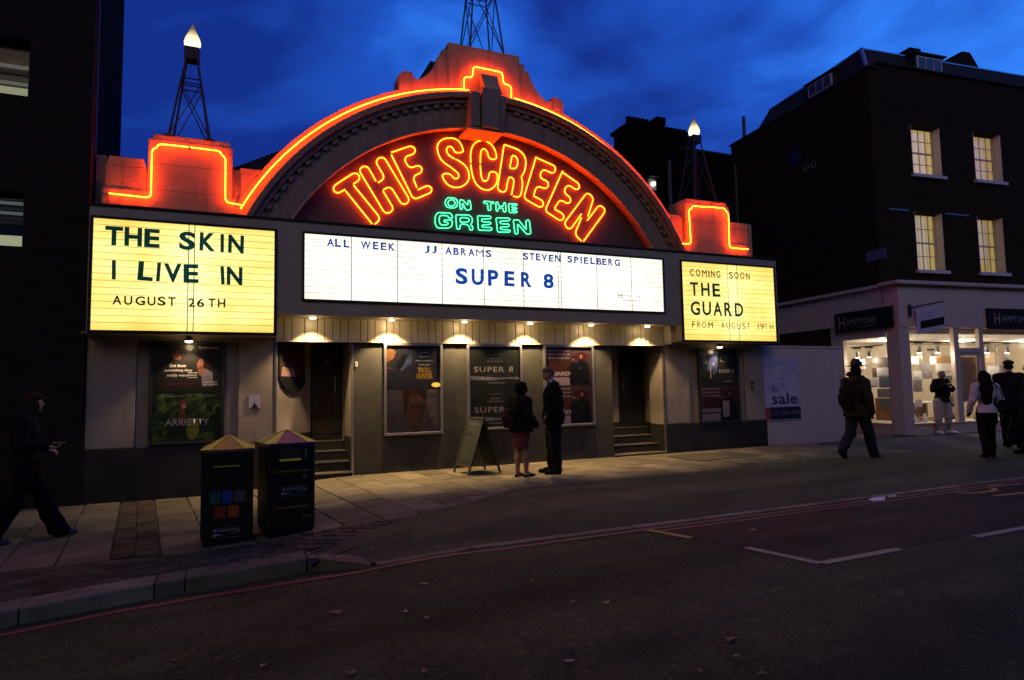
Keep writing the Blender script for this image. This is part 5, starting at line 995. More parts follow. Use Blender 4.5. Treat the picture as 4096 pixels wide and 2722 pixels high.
# window-bed furniture
dk = empty('display_table', (15.816+.995*2.0-.0, .1-.0997*2.0+.8, .23), 'low brown table with brochures inside the shop window', 'table', ry)
MB().box(-.9, .2, 0, .5, .30, .34).obj('top', BB, dk)
for a in (-.85, .15): 
    for b in (.04, .44): MB().box(a-.02, a+.02, b-.02, b+.02, 0, .30).obj('leg', BB, dk)
dk = empty('office_desk', (15.816+.995*3.0, .1-.0997*3.0+1.6, .23), 'pale desk seen through the shop door', 'desk', ry)
MB().box(-.5, 1.1, 0, .7, .70, .74).obj('top', WB, dk); MB().box(-.48, -.42, .02, .68, 0, .70).obj('side_panel', BB, dk); MB().box(1.02, 1.08, .02, .68, 0, .70).obj('side_panel', BB, dk); MB().box(-.2, -.14, .02, .68, 0, .7).obj('side_panel', BB, dk)
for n_, (u, v_, w_, h_, m) in enumerate([(.50, .42, .10, .16, BB), (.66, .44, .13, .10, RB), (.86, .40, .09, .20, WB), (1.02, .46, .16, .12, GB), (1.24, .42, .12, .22, WB), (1.62, .46, .18, .14, OB), (1.74, .34, .10, .09, WB), (3.1, .4, .2, .14, GB), (3.4, .42, .14, .2, WB), (3.75, .4, .2, .1, OB), (4.1, .44, .15, .24, BB)]):
    p = Vector((15.816, .10, 0))+Vector((math.cos(ry), math.sin(ry), 0))*u+Vector((-math.sin(ry), math.cos(ry), 0))*v_
    q_ = empty('brochure_holder', (p.x, p.y, .49), ['brown', 'red', 'tall white', 'grey', 'tallest white', 'ochre', 'low white', 'grey wide', 'white', 'long ochre', 'dark brown'][n_]+' brochure holder on the bed of the '+('front' if u < 2 else 'right')+' shop window', 'brochure holder', ry+.1*(n_ % 3))
    MB().add([(-w_/2, 0, 0), (w_/2, 0, 0), (w_/2, .06, h_), (-w_/2, .06, h_), (-w_/2, .09, 0), (w_/2, .09, 0)], [(0, 1, 2, 3), (3, 2, 5, 4), (0, 3, 4), (1, 5, 2)]).obj('stand', m, q_); MB().box(-w_/2+.01, w_/2-.01, -.006, -.002, .01, h_*.4).obj('leaflet', WB, q_)
B('window_bed', MB().box(.2, 9, .2, 1.0, .03, .28), IW)
def track_spot(u, v_, z, label, lit, e):
    p = Vector((15.816, .10, 0))+Vector((math.cos(ry), math.sin(ry), 0))*u+Vector((-math.sin(ry), math.cos(ry), 0))*v_
    t_ = empty('track_spotlight', (p.x, p.y, z), label, 'spotlight', ry, 'track spotlights in the shop')
    MB().box(-.12, .12, -.03, .03, .22, .27).obj('gear_box', M['black'], t_)
    MB().rod((-.08, 0, .22), (-.08, 0, 0), .007, n=5).rod((.08, 0, .22), (.08, 0, 0), .007, n=5).rod((-.08, 0, 0), (.08, 0, 0), .007, n=5).rod((-.08, 0, .2), (.08, 0, .2), .007, n=5).obj('yoke', M['alu'], t_)
    MB().lathe([(.02, .15), (.035, .12), (.05, .03), (.07, -.03)], n=14).obj('can', M['alu'], t_, smooth=True)
    MB().lathe([(.062, -.032), (.03, -.045), (.005, -.047)], n=14).obj('lamp', M['lampw'] if lit else M['lamp'], t_)
    if e:
        ld = bpy.data.lights.new('spot_beam', 'POINT'); ld.energy = e*1.1; ld.color = (1, .86, .66); ld.shadow_soft_size = .06; lo = bpy.data.objects.new('beam', ld); C.objects.link(lo); lo.parent = t_; lo.location = (0, -.02, -.12)
track_spot(1.03, .35, 2.36, 'left track spot in the front window', 0, 16); track_spot(1.69, .35, 2.36, 'middle track spot in the front window', 0, 16); track_spot(2.0, .8, 2.20, 'dimmer track spot close to the door', 0, 0)
track_spot(3.50, .35, 2.36, 'glaring white track spot right of the door', 1, 22); track_spot(4.27, .35, 2.36, 'dark track spot over the map cards', 0, 12)
track_spot(.35, 2.0, 2.30, 'left track spot in the side window', 0, 10) if False else None
track_spot(.40, 1.78, 2.30, 'left track spot in the side window', 0, 12); track_spot(.40, 1.36, 2.30, 'right track spot in the side window', 0, 12)
base_ = Vector((15.816, .10, 0))
tr_ = empty('lighting_track', (15.816, .10, .2), 'black lighting tracks under the shop ceiling', 'lighting track', ry)
MB().box(.6, 2.1, .33, .36, 2.40, 2.43).obj('track', M['black'], tr_); MB().box(2.95, 4.9, .33, .36, 2.40, 2.43).obj('track', M['black'], tr_); MB().box(.38, .41, .9, 2.0, 2.36, 2.39).obj('track', M['black'], tr_)
MB().box(1.7, 2.6, 1.4, 1.43, 2.5, 2.53).obj('track', M['black'], tr_)
for (u, v_, wh_) in ((2.0, 2.2, 'near the side window'), (5.0, 2.2, 'behind the right window'), (7.6, 2.2, 'deep in the shop at the right edge')):
    p = base_+Vector((math.cos(ry), math.sin(ry), 0))*u+Vector((-math.sin(ry), math.cos(ry), 0))*v_
    t_ = empty('ceiling_light', (p.x, p.y, 2.81), 'round ceiling light inside the estate agent '+wh_, 'lamp', ry, 'ceiling lights in the shop')
    MB().lathe([(.08, -.03), (.10, -.01), (.10, 0)], n=16).obj('diffuser', M['lamp'], t_)
    ld = bpy.data.lights.new('ceiling_glow', 'POINT'); ld.energy = 115; ld.color = (1, .86, .66); ld.shadow_soft_size = .1; lo = bpy.data.objects.new('glow', ld); C.objects.link(lo); lo.parent = t_; lo.location = (0, 0, -.15)

# ================================================================ LEFT BUILDING
lb = empty('office_block', (-1.975, -.10, 0), 'dark brick office block on the left with two half-lit windows', 'building')
wl = [(-3.0, 5.95, -.80, 6.80), (-3.0, 3.72, -.80, 4.52)]
o = wallgrid(-10, 0, -.5, 14, wl, 0, .35).obj('wall', M['brickL'], lb)
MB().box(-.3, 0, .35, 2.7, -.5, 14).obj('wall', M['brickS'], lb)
MB().box(-9, -.31, 4.0, 4.1, 2.5, 12).obj('room_wall', mat('office_wall', (.30, .30, .26), .9), lb)
for (a, b, c, d_), nm in zip(wl, ('upper', 'lower')):
    f_ = MB().box(a, c, .18, .24, d_-.05, d_).box(a, c, .18, .24, b, b+.04).box(c-.05, c, .18, .24, b+.04, d_-.05).box(a, c-.05, .18, .24, b+(d_-b)*.45, b+(d_-b)*.45+.05).obj('window', M['black'], lb)
    MB().box(a, c-.05, .205, .21, b+.04, d_-.05).obj('pane', M['glass'], f_)
    # roller blind pulled part-way, lit from the room
    MB().box(a, c-.02, .30, .31, b, b+(d_-b)*.27).obj('blind', emat('blind_lit_'+nm, (.80, .82, .52), .30 if nm == 'upper' else .40), f_)
    MB().box(a, c, .9, .93, b-.1, b+.02).obj('desk_edge', M['whitewood'], f_)
    MB().box(a-.2, c+.2, .36, 3.5, b-.25, b-.2).obj('floor', bpy.data.materials['office_wall'], f_); MB().box(a-.2, c+.2, .36, 3.5, d_+.25, d_+.3).obj('ceiling', bpy.data.materials['office_wall'], f_)
    for k in range(3): MB().box(a+.1, c-.3, 1.4+.7*k, 1.46+.7*k, d_+.16, d_+.2).obj('strip_light', emat('strip_'+nm+str(k), (.8, .85, .75), .1), f_)
lb2 = MB().box(-.03, .012, .28, .34, 4.3, 14).obj('downpipe', M['iron'], lb)

# ================================================================ BUILDINGS BEHIND
bb = empty('rear_terrace', (0, 8, 0), 'dark terrace behind the cinema with long chimney stack', 'building')
MB().box(11.2, 13.2, 0, 6, -.3, 9.95).obj('wall', M['brickS'], bb)
MB().box(13.2, 15.3, .3, 6, -.3, 9.9).obj('wall', M['brickS'], bb)
MB().box(15.3, 22, 0, 6, -.3, 10.42).obj('wall', M['brickS'], bb)
MB().box(15.2, 22, -.06, .3, 10.422, 10.50).obj('coping', M['slate'], bb)
MB().add([(14.0, .2, 9.84), (15.3, .2, 10.48), (15.3, 6, 10.48), (14.0, 6, 9.84)], [(0, 1, 2, 3)]).obj('verge', M['slate'], bb)
st = MB().box(13.15, 14.66, -.02, 1.1, 9.7, 11.2).obj('chimney', M['brickS'], bb); MB().box(13.04, 14.72, -.1, 1.18, 11.0, 11.12).obj('corbel', M['brickS'], st)
MB().box(14.3, 14.7, -.05, 1.15, 11.2, 11.5).obj('cap', M['brickS'], st)
for i in range(5): MB().lathe([(.10, 0), (.085, .24), (.10, .27), (.09, .3)], (13.32+.2*i, .35, 11.19), 10).obj('chimney_pot', M['brickS'], st)
st = MB().box(14.67, 15.95, -.01, 1.1, 9.7, 11.12).obj('chimney', M['brickS'], bb)
for i in range(6): MB().lathe([(.10, 0), (.085, .16), (.10, .19), (.09, .22)], (14.82+.2*i, .35, 11.11), 10).obj('chimney_pot', M['brickS'], st)
MB().rod((14.75, -.08, 5), (14.75, -.08, 9.9), .07).obj('downpipe', M['iron'], bb)
t = empty('bulkhead_lamp', (14.19, 7.92+.3, 9.0), 'small round white bulkhead lamp on the wall behind the arch', 'lamp')
MB().box(-.16, .16, -.02, .06, -.22, .2).obj('back_plate', M['whitewood'], t); MB().rod((0, -.12, 0), (0, -.03, 0), .075, n=18).obj('globe', emat('bulkhead_glow', (1, .95, .75), 3), t)
MB().box(-.2, .2, -.2, .0, .24, .26).obj('hood', M['iron'], t)

op = empty('sky_blocker_terrace', (0, -23, 0), 'unseen dark brick terrace added behind the viewer to block sky light', 'building')  # unseen row, added to keep blue sky light off the cinema front
for i in range(9):
    x0 = -60+15*i; h_ = 9+.8*((i*7) % 3)
    MB().box(x0, x0+14.9, -9, 0, -.4, h_).obj('wall', M['brickR'], op); MB().box(x0-.05, x0+14.95, -9.1, .1, h_, h_+.3).obj('parapet', M['slate'], op)

# ================================================================ LITTER BINS
bk = mat('bin_black', (.010, .012, .009), .32, coat=.3); by = mat('bin_sign_lit_paint', (.85, .82, .04), .4)  # yellow light of the sign is put into the lid edge colour
def bin_(x, y, rz, label, recycling, lc):
    t = empty('litter_bin', (x, y, g(x)), label, 'litter bin', rz, 'pair of black litter bins')
    w2, d2, h = .25, .25, .97
    MB().box(-w2+.02, w2-.02, -d2+.02, d2-.02, 0, .05).obj('base', bk, t)
    MB().box(-w2, w2, -d2, d2, .05, h).obj('body', bk, t, bevel=.022)
    mb = MB().add([(-w2-.01, -d2-.01, h), (w2+.01, -d2-.01, h), (w2+.01, d2+.01, h), (-w2-.01, d2+.01, h), (0, 0, h+.135)], [(0, 1, 4), (1, 2, 4), (2, 3, 4), (3, 0, 4), (3, 2, 1, 0)])
    lid = mb.obj('lid', mat('bin_lid', lc, .35, var=.2), t)
    for sx_, sy_ in ((-1, -1), (1, -1), (1, 1), (-1, 1)):
        a = Vector((sx_*(w2+.012), sy_*(d2+.012), h+.004)); b = Vector((0, 0, h+.142)); wv = Vector((-sx_*.05, 0, 0)) if True else None
        MB().add([a, a+Vector((-sx_*.10, 0, 0)), b, a+Vector((0, -sy_*.10, 0))], [(0, 1, 2), (0, 2, 3)]).obj('lid_edge', by, t)
    mp_ = lambda n, c: pm('bin_'+n, c, .3)
    if recycling:
        MB().box(-.14, .14, -d2-.004, -d2-.001, .80, .83).obj('slot', M['black'], t); MB().box(-.13, .12, -d2-.02, -d2-.004, .795, .80).obj('slot_lip', by, t)
        for k, (c0, nm) in enumerate((((.02, .09, .10), 'teal'), ((.02, .06, .28), 'blue'), ((.09, .07, .08), 'grey'))): MB().box(-.165+.117*k, -.065+.117*k, -d2-.005, -d2-.001, .42, .545).obj('sticker', mp_(nm, c0), t)
        for k, (c0, nm) in enumerate((((.20, .035, .02), 'red'), ((.30, .07, .02), 'orange'))): MB().box(-.12+.13*k, -.015+.13*k, -d2-.005, -d2-.001, .275, .395).obj('sticker', mp_(nm, c0), t)
        z0 = .06; xo = .0
    else:
        MB().box(-.12, .10, -d2-.003, -d2-.001, .80, .92).obj('opening', pm('bin_inside', (.03, .028, .025)), t); MB().box(-.13, .09, -d2-.03, -d2-.002, .785, .805).obj('opening_lip', by, t)
        MB().rod((.14, -d2-.02, .80), (.14, -d2-.02, .90), .006).obj('stub_rod', M['alu'], t)
        for z_ in (.665, .29): MB().box(-.18, .18, -d2-.005, -d2-.001, z_, z_+.018).obj('trim_line', pm('gold_dim', (.14, .09, .02)), t)
        MB().rod((.13, -d2-.01, .62), (.13, -d2-.001, .62), .018, n=12).obj('lock', M['alu'], t); MB().box(.12, .20, -d2-.004, -d2-.001, .185, .20).box(.12, .132, -d2-.004, -d2-.001, .15, .184).obj('trim_line', pm('gold_dim', (.14, .09, .02)), t)
        z0 = .40; xo = .02
    wm = pm('bin_print', (.30, .29, .33))
    text('print', 'ISLINGTON', -.08+xo, .12+xo, z0+.075, z0+.10, -d2-.005, wm, t, .01)
    MB().add([(-.13+xo, -d2-.005, z0+.055), (-.13+xo, -d2-.005, z0+.03), (-.02+xo, -d2-.005, z0+.045)], [(0, 1, 2)]).obj('print', wm, t)
    MB().add([(.02+xo, -d2-.005, z0+.05), (.13+xo, -d2-.005, z0+.065), (.13+xo, -d2-.005, z0+.075)], [(0, 1, 2)]).obj('print', wm, t)
    ell(MB(), -.105+xo, z0+.088, .012, .014, -d2-.005).obj('emblem', wm, t)
    for a, b, c, d_ in ((-.14, .14, .11, .112), (-.14, .14, .012, .014)): MB().box(a+xo, b+xo, -d2-.0045, -d2-.004, z0+c, z0+d_).obj('print', wm, t)
bin_(-.01, -3.64, R(-2), 'recycling bin with coloured stickers, left of the pair', True, (.55, .40, .02))
bin_(.57, -3.72, R(9), 'litter bin with an opening under its lid with sign light painted on its edges, right of the pair', False, (.24, .16, .10))

# ================================================================ A-BOARD
ab = empty('a_board', (3.86, -.80, g(3.9)), 'leaning wooden A-board with chalk lettering by the dark wall', 'a-board', R(-84))
ab.scale = (1, 1, .79)
wd = mat('a_board_wood', (.035, .024, .012), .6, var=.3); ck = mat('chalkboard', (.008, .009, .008), .7); ch = mat('chalk', (.045, .045, .035), .9, var=.5, vscale=30)
def leaf(sgn, nm):
    l = MB().box(-.30, -.26, -.012, .012, 0, 1.22).box(.26, .30, -.012, .012, 0, 1.22).box(-.26, .26, -.012, .012, 1.18, 1.22).box(-.26, .26, -.012, .012, .16, .21).obj('frame', wd, ab)
    MB().box(-.26, .26, -.004, .004, .21, 1.18).obj('chalkboard', ck, l)
    l.location = (0, -sgn*.30, 0); l.rotation_euler = (-sgn*R(14.5), 0, 0); return l
l1 = leaf(1, 'front'); l2 = leaf(-1, 'back')
MB().rod((0, -.15, .5), (0, .15, .5), .006).obj('stay', M['iron'], ab)
def chalk(body, x0, x1, z0, z1, b=.0): text('chalk_writing', body, x0, x1, z0, z1, -.0055, ch, l1, b)
bars(l1, -.20, .20, 1.03, 1.12, -.0055, ch); bars(l1, -.12, .14, .91, .99, -.0055, ch)
MB().tube([(-.22+.044*i, -.0055, .84+.05*math.sin(3.14*i/10)) for i in range(11)], .006, 4).obj('chalk_writing', ch, l1)
for k in range(6): bars(l1, -.21, -.02+.03*(k % 2), .74-.085*k, .79-.085*k, -.0055, ch); bars(l1, .04, .20, .74-.085*k, .775-.085*k, -.0055, ch)

# ================================================================ FALLEN LEAVES AND SCRAPS
lm = [mat('leaf_ochre', (.30, .20, .06), .8), mat('leaf_brown', (.20, .11, .05), .8), mat('leaf_pale', (.38, .33, .22), .8)]
LV = [(4.34, -3.22, .05), (.73, -6.34, .07), (1.16, -6.67, .035), (2.22, -6.53, .03), (.66, -7.42, .05), (1.25, -6.89, .03), (1.44, -6.14, .05), (.91, -7.35, .03), (1.76, -8.0, .04), (1.02, -7.66, .035), (1.81, -5.89, .03), (2.26, -7.13, .025), (2.45, -7.26, .05), (2.76, -8.16, .065), (2.61, -8.37, .03), (5.0, -5.98, .07), (5.91, -5.30, .06), (9.19, -2.8, .06), (2.31, -8.44, .03), (2.58, -8.6, .035), (.2, -7.0, .03), (.45, -8.1, .03), (3.3, -7.4, .03), (-.3, -6.6, .03)]
LP_ = ['lying on the asphalt crossover in front of the suited man', 'on the road below the tapered kerb stone', 'on the road a step right of the kerb corner', 'in mid road below the couple', 'in the near road, left of centre', 'just beyond the near leaves left of centre', 'close to the red line below the crossover', 'nearest leaf at the lower left of the road',
 'at the bottom edge near the middle', 'at the bottom edge left of the middle', 'beside the red line, right of the kerb corner', 'in mid road below the A-board', 'in mid road right of the pale one', 'larger than the rest, in the near road right of centre', 'just below the large one right of centre', 'inside the end of the loading bay', 'on the double red line left of the white paper', 'on the crossover before the access cover',
 'at the very bottom right of centre', 'at the very bottom, right of its neighbour', 'on the road under the right bin', 'in the near road under the bins', 'in mid road towards the bay corner', 'on the road just outside the kerb by the bins']
for i, (x, y, r) in enumerate(LV):
    z = (g(x) if y > -5 else ROADZ(x)-.015*smooth((-8-y)/6))+.008; n = 7; mb = MB(); a0_ = random.uniform(0, 6)
    vs = [(r*(1 if k % 2 else .55)*math.cos(a0_+6.2832*k/n/1.0)*random.uniform(.7, 1.1), r*(1 if k % 2 else .5)*math.sin(a0_+6.2832*k/n)*.8, random.uniform(0, .012)) for k in range(n)]+[(0, 0, .004)]
    mb.add(vs, [(k, (k+1) % n, n) for k in range(n)]); o = mb.obj('fallen_leaf', lm[i % 3]); o.location = (x, y, z)
    tag(o, ('ochre', 'brown', 'pale')[i % 3]+' '+('small leaf ' if r < .04 else 'leaf ')+LP_[i], 'leaf', 'leaves scattered on the road')
mb = MB().add([(-.16, -.03, 0), (.02, -.06, 0), (.14, .02, .03), (.0, .07, .02), (-.14, .05, .01)], [(0, 1, 2, 3, 4)]); o = mb.obj('paper_scrap', mat('white_paper', (.75, .72, .68), .7)); o.location = (7.62, -5.42, ROADZ(7.6)+.012); tag(o, 'white scrap of paper in the gutter by the red lines', 'litter')
mb = MB().add([(-.08, -.03, 0), (.05, -.04, .01), (.10, .03, .02), (-.05, .04, .01)], [(0, 1, 2, 3)]); o = mb.obj('paper_scrap', pm('paper_grey', (.35, .28, .30))); o.location = (7.95, -5.35, ROADZ(7.9)+.012); tag(o, 'small grey scrap right of the white paper in the gutter', 'litter')

# ================================================================ PEOPLE
def caps(a, b, ra, rb, n=14, m=4, flat=1.0):
    """closed tapered capsule as (verts, faces)"""
    a, b = Vector(a), Vector(b); d = b-a; L_ = max(d.length, 1e-5); d = d/L_; x = d.orthogonal().normalized(); y = d.cross(x); vs = []; rings = []
    for k in range(m+1): t = math.pi/2*(1-k/m); rings.append((-math.sin(t)*ra, math.cos(t)*ra))
    for k in range(m+1): t = math.pi/2*k/m; rings.append((L_+math.sin(t)*rb, math.cos(t)*rb))
    for h, r in rings: vs += [a+d*h+(x*math.cos(6.2832*i/n)+y*math.sin(6.2832*i/n))*max(r, 1e-4) for i in range(n)]
    q = len(rings); fs = [(k*n+i, k*n+(i+1) % n, (k+1)*n+(i+1) % n, (k+1)*n+i) for k in range(q-1) for i in range(n)]+[tuple(range(n-1, -1, -1)), tuple(range((q-1)*n, q*n))]
    return vs, fs
def elli(c, r, rot=(0, 0, 0), n=16, m=10):
    from mathutils import Euler
    E_ = Euler(rot).to_matrix(); vs = []
    for k in range(m+1):
        t = math.pi*k/m
        for i in range(n):
            p = 6.2832*i/n; v = Vector((r[0]*max(math.sin(t), .01)*math.cos(p), r[1]*max(math.sin(t), .01)*math.sin(p), r[2]*math.cos(t))); vs.append(Vector(c)+E_@v)
    fs = [(k*n+i, (k+1)*n+i, (k+1)*n+(i+1) % n, k*n+(i+1) % n) for k in range(m) for i in range(n)]+[tuple(range(n)), tuple(range((m+1)*n-1, m*n-1, -1))]
    return vs, fs
CL = bpy.data.textures.new('folds', 'CLOUDS'); CL.noise_scale = .11; CL.noise_depth = 2
CL2 = bpy.data.textures.new('creases', 'MUSGRAVE'); CL2.noise_scale = .16
def fuse(name, prims, m, parent, vox=.011, it=3, cut=None):
    """melt overlapping volumes into one continuous skin"""
    mb = MB(); [mb.add(v, f) for v, f in prims]
    me = bpy.data.meshes.new('tmp'); me.from_pydata(mb.v, [], mb.f); o = bpy.data.objects.new('tmp', me); C.objects.link(o)
    r = o.modifiers.new('r', 'REMESH'); r.mode = 'VOXEL'; r.voxel_size = vox
    s = o.modifiers.new('s', 'SMOOTH'); s.iterations = it; s.factor = .5
    if name in ('trousers', 'jacket', 'jumper', 'top', 'skirt', 'bag', 'hood'):
        for tx, st_ in ((CL, .030), (CL2, .012)):
            dd = o.modifiers.new('d', 'DISPLACE'); dd.texture = tx; dd.strength = st_; dd.mid_level = .5
    if name == 'hair':
        dd = o.modifiers.new('d', 'DISPLACE'); dd.texture = CL; dd.strength = .02; dd.mid_level = .5
    dg = bpy.context.evaluated_depsgraph_get(); me2 = bpy.data.meshes.new_from_object(o.evaluated_get(dg)); bpy.data.objects.remove(o); bpy.data.meshes.remove(me)
    if cut:
        bm = bmesh.new(); bm.from_mesh(me2)
        for co, no in cut: bmesh.ops.bisect_plane(bm, geom=bm.verts[:]+bm.edges[:]+bm.faces[:], plane_co=co, plane_no=no, clear_outer=True)
        bm.to_mesh(me2); bm.free()
    me2.name = name; me2.materials.clear(); me2.materials.append(m); me2.polygons.foreach_set('use_smooth', [True]*len(me2.polygons)); me2.update()
    p = bpy.data.objects.new(name, me2); C.objects.link(p); p.parent = parent; return p
V = Vector
def hand(w_, e, side, curl=.5, th=1):
    """palm, four unequal bent fingers and a thumb beyond the wrist w_, pointing away from the elbow e"""
    d = (V(w_)-V(e)).normalized(); up = V((0, 0, 1)) if abs(d.z) < .8 else V((0, 1, 0)); sd = d.cross(up).normalized(); nm = sd.cross(d).normalized(); w_ = V(w_)
    P = [caps(w_, w_+d*.035, .024, .028), caps(w_+d*.03+sd*.018, w_+d*.085+sd*.022, .016, .015), caps(w_+d*.03-sd*.018, w_+d*.085-sd*.022, .016, .015), caps(w_+d*.03, w_+d*.088, .018, .016)]
    for k, (o_, l) in enumerate(((-.030, .060), (-.010, .072), (.010, .068), (.029, .055))):
        a = w_+d*.088+sd*o_; b = a+d*l*.5+nm*(-.3*curl*l)*side; c_ = b+d*l*.35*(1-curl)+nm*(-.75*curl*l)*side
        P += [caps(a, b, .0098, .009), caps(b, c_, .009, .0075)]
    t0 = w_+d*.03-sd*.028*th; t1 = t0+d*.032-sd*.022*th-nm*.01*side; P += [caps(t0, t1, .012, .010), caps(t1, t1+d*.028, .010, .008)]
    return P
def head(c, yawh=0, tilt=0, r=1.0, female=False):
    """skull, jaw, nose, brow, ears; returns prims in body space, and eye positions"""
    Rm = Matrix.Rotation(yawh, 3, 'Z')@Matrix.Rotation(tilt, 3, 'X'); c = V(c); q = lambda x, y, z: c+Rm@(V((x, y, z))*r)
    P = [elli(c+Rm@V((0, -.008, .025))*r, (.076*r, .094*r, .088*r), (tilt, 0, yawh)), elli(q(0, .018, -.035), (.058*r, .072*r, .075*r), (tilt, 0, yawh)), caps(q(0, .055, -.085), q(0, .05, -.07), .028*r, .03*r),
         caps(q(0, .088, .012), q(0, .105, -.022), .009*r, .014*r), caps(q(-.03, .078, .03), q(.03, .078, .03), .012*r, .012*r), caps(q(-.016, .088, -.055), q(.016, .088, -.055), .008*r, .008*r)]
    for s_ in (-1, 1): P += [elli(q(s_*.078, -.005, -.005), (.010*r, .018*r, .030*r), (tilt, 0, yawh)), elli(q(s_*.045, .052, -.01), (.026*r, .03*r, .03*r))]
    return P, q
def figure(label, loc, rz, h, J, skin, outfit, cat='person', headyaw=0, headtilt=0, build=1.0, hands=(.5, .5), group=None):
    """J: joint positions for a 1.75 m body facing +y. One continuous body; clothes and hair are children."""
    t = empty('person', loc, label, cat, rz, group); k = h/1.75; t.scale = (k, k, k)
    D = dict(pel=(0, 0, .93), wst=(0, 0, 1.08), che=(0, .01, 1.28), nk=(0, .0, 1.47), hd=(0, .03, 1.635), sL=(-.185, 0, 1.42), sR=(.185, 0, 1.42), eL=(-.23, -.02, 1.13), eR=(.23, -.02, 1.13), wL=(-.22, .08, .89), wR=(.22, .08, .89),
             hL=(-.09, 0, .90), hR=(.09, 0, .90), kL=(-.10, .02, .49), kR=(.10, .02, .49), aL=(-.10, -.02, .085), aR=(.10, -.02, .085), tL=(-.11, .15, .03), tR=(.11, .15, .03)); D.update(J)
    D = {a: V(b) for a, b in D.items()}; b_ = build
    HP, q = head(D['hd'], headyaw, headtilt)
    arms = lambda s: [caps(D['s'+s], D['e'+s], .048*b_, .040*b_), caps(D['e'+s], D['w'+s], .040*b_, .026*b_)]
    legs = lambda s: [caps(D['h'+s], D['k'+s], .085*b_, .054*b_), caps(D['k'+s], D['k'+s]*.6+D['a'+s]*.4+V((0, -.01, 0)), .054*b_, .056*b_), caps(D['k'+s]*.6+D['a'+s]*.4, D['a'+s], .054*b_, .036)]
    foot = lambda s: [caps(D['a'+s]+V((0, -.02, -.045)), D['t'+s], .036, .028), caps(D['a'+s], D['a'+s]*.5+D['t'+s]*.5, .036, .032)]
    torso = [elli(D['pel'], (.155*b_, .112*b_, .12)), caps(D['pel'], D['wst'], .118*b_, .108*b_), caps(D['wst'], D['che'], .110*b_, .118*b_), elli(D['che']+V((0, 0, .02)), (.165*b_, .115*b_, .165)), caps(D['sL'], D['sR'], .052*b_, .052*b_), caps(D['che']+V((0, 0, .12)), D['nk'], .085, .055), caps(D['nk'], D['hd']+V((0, -.02, -.04)), .054, .052)]
    body = torso+arms('L')+arms('R')+legs('L')+legs('R')+foot('L')+foot('R')+HP+hand(D['wL'], D['eL'], 1, hands[0], -1)+hand(D['wR'], D['eR'], -1, hands[1], 1)
    bo = fuse('body', body, skin, t, .0115, 2)
    for s_ in (-1, 1): MB().add(*elli(q(s_*.030, .083, .008), (.010, .006, .006), n=8, m=6)).obj('eye', M['black'], t)
    outfit(t, D, b_, q)
    return t
def trousers(t, D, b_, m, ease=.018, hem=.06, flare=0, top=1.06, short=None):
    P = [elli(D['pel']+V((0, 0, .01)), (.160*b_+ease, .118*b_+ease, .13)), caps(D['pel'], D['wst'], .12*b_+ease*.6, .112*b_+ease*.5)]
    for s in 'LR':
        P.append(caps(D['h'+s], D['k'+s], .088*b_+ease, .058*b_+ease*1.1)); e = D['a'+s] if short is None else D['k'+s].lerp(D['a'+s], short)
        P.append(caps(D['k'+s], e+V((0, -.005, 0)), .058*b_+ease*1.1, (.046+ease+flare)))
        if short is None: P.append(caps(e, e+V((0, .02, -.03)), .046+ease+flare, .045+ease+flare))
    return fuse('trousers', P, m, t, .012, 2, cut=[((0, 0, D['wst'].z+.0), (0, 0, 1)), ((0, 0, .03), (0, 0, -1))])
def top(t, D, b_, m, ease=.016, hem=.86, name='jacket', sleeve=1.0, belly=0, skirtw=.02, collar=True):
    P = [elli(D['che']+V((0, 0, .02)), (.168*b_+ease, .118*b_+ease, .17)), caps(D['wst'], D['che'], .118*b_+ease, .124*b_+ease), caps(D['sL'], D['sR'], .056*b_+ease, .056*b_+ease), caps(D['che']+V((0, 0, .12)), D['nk']+V((0, -.01, -.01)), .09+ease, .062+ease*.5),
         caps(D['pel'], D['wst'], .135*b_+ease+skirtw, .12*b_+ease), elli(D['pel']+V((0, 0, .0)), (.168*b_+ease+skirtw, .125*b_+ease+skirtw, .16)), elli(D['pel'].lerp(V((D['pel'].x, D['pel'].y, hem)), .8), (.166*b_+ease+skirtw, .124*b_+ease+skirtw, .12))]
    if belly: P.append(elli(D['wst']+V((0, .05, .03)), (.15*b_, .12*b_+belly, .15)))
    for s in 'LR':
        P.append(caps(D['s'+s], D['e'+s], .055*b_+ease, .046*b_+ease))
        if sleeve > .5: P.append(caps(D['e'+s], D['e'+s].lerp(D['w'+s], sleeve), .046*b_+ease, .034*b_+ease))
    return fuse(name, P, m, t, .012, 2, cut=[((0, 0, hem), (0, 0, -1))])
def shoes(t, D, m, name='shoe'):
    for s in 'LR':
        a, b = D['a'+s], D['t'+s]
        fuse(name, [caps(a+V((0, -.03, -.045)), b+V((0, .01, 0)), .042, .036), caps(a+V((0, -.01, -.02)), a*.4+b*.6, .044, .038), elli(a*.35+b*.65+V((0, 0, -.012)), (.045, .085, .028))], m, t, .010, 1)
def hair(t, P, m, name='hair', vox=.011): return fuse(name, P, m, t, vox, 2)
def curls(q, n, rad, spread, seed=1, zlo=-.02, back=True):
    random.seed(seed); P = []
    for i in range(n):
        a = random.uniform(0, 6.2832); e = random.uniform(-.5, 1.4)
        x, y, z = math.cos(a)*math.cos(e), math.sin(a)*math.cos(e), math.sin(e)
        if y > .35 and z < .6: continue
        P.append(elli(q(x*.088*spread, -.012+y*.10*spread, .03+z*.095*spread), (rad, rad, rad), n=8, m=6))
    return P
DK = mat('cloth_black', (.010, .009, .009), .9, spec=.1); DKB = mat('cloth_navy', (.010, .011, .016), .9, var=.2, spec=.1); SUIT = mat('suit_charcoal', (.009, .009, .009), .9, spec=.1); RED_ = mat('skirt_crimson', (.11, .009, .010), .8, var=.15)
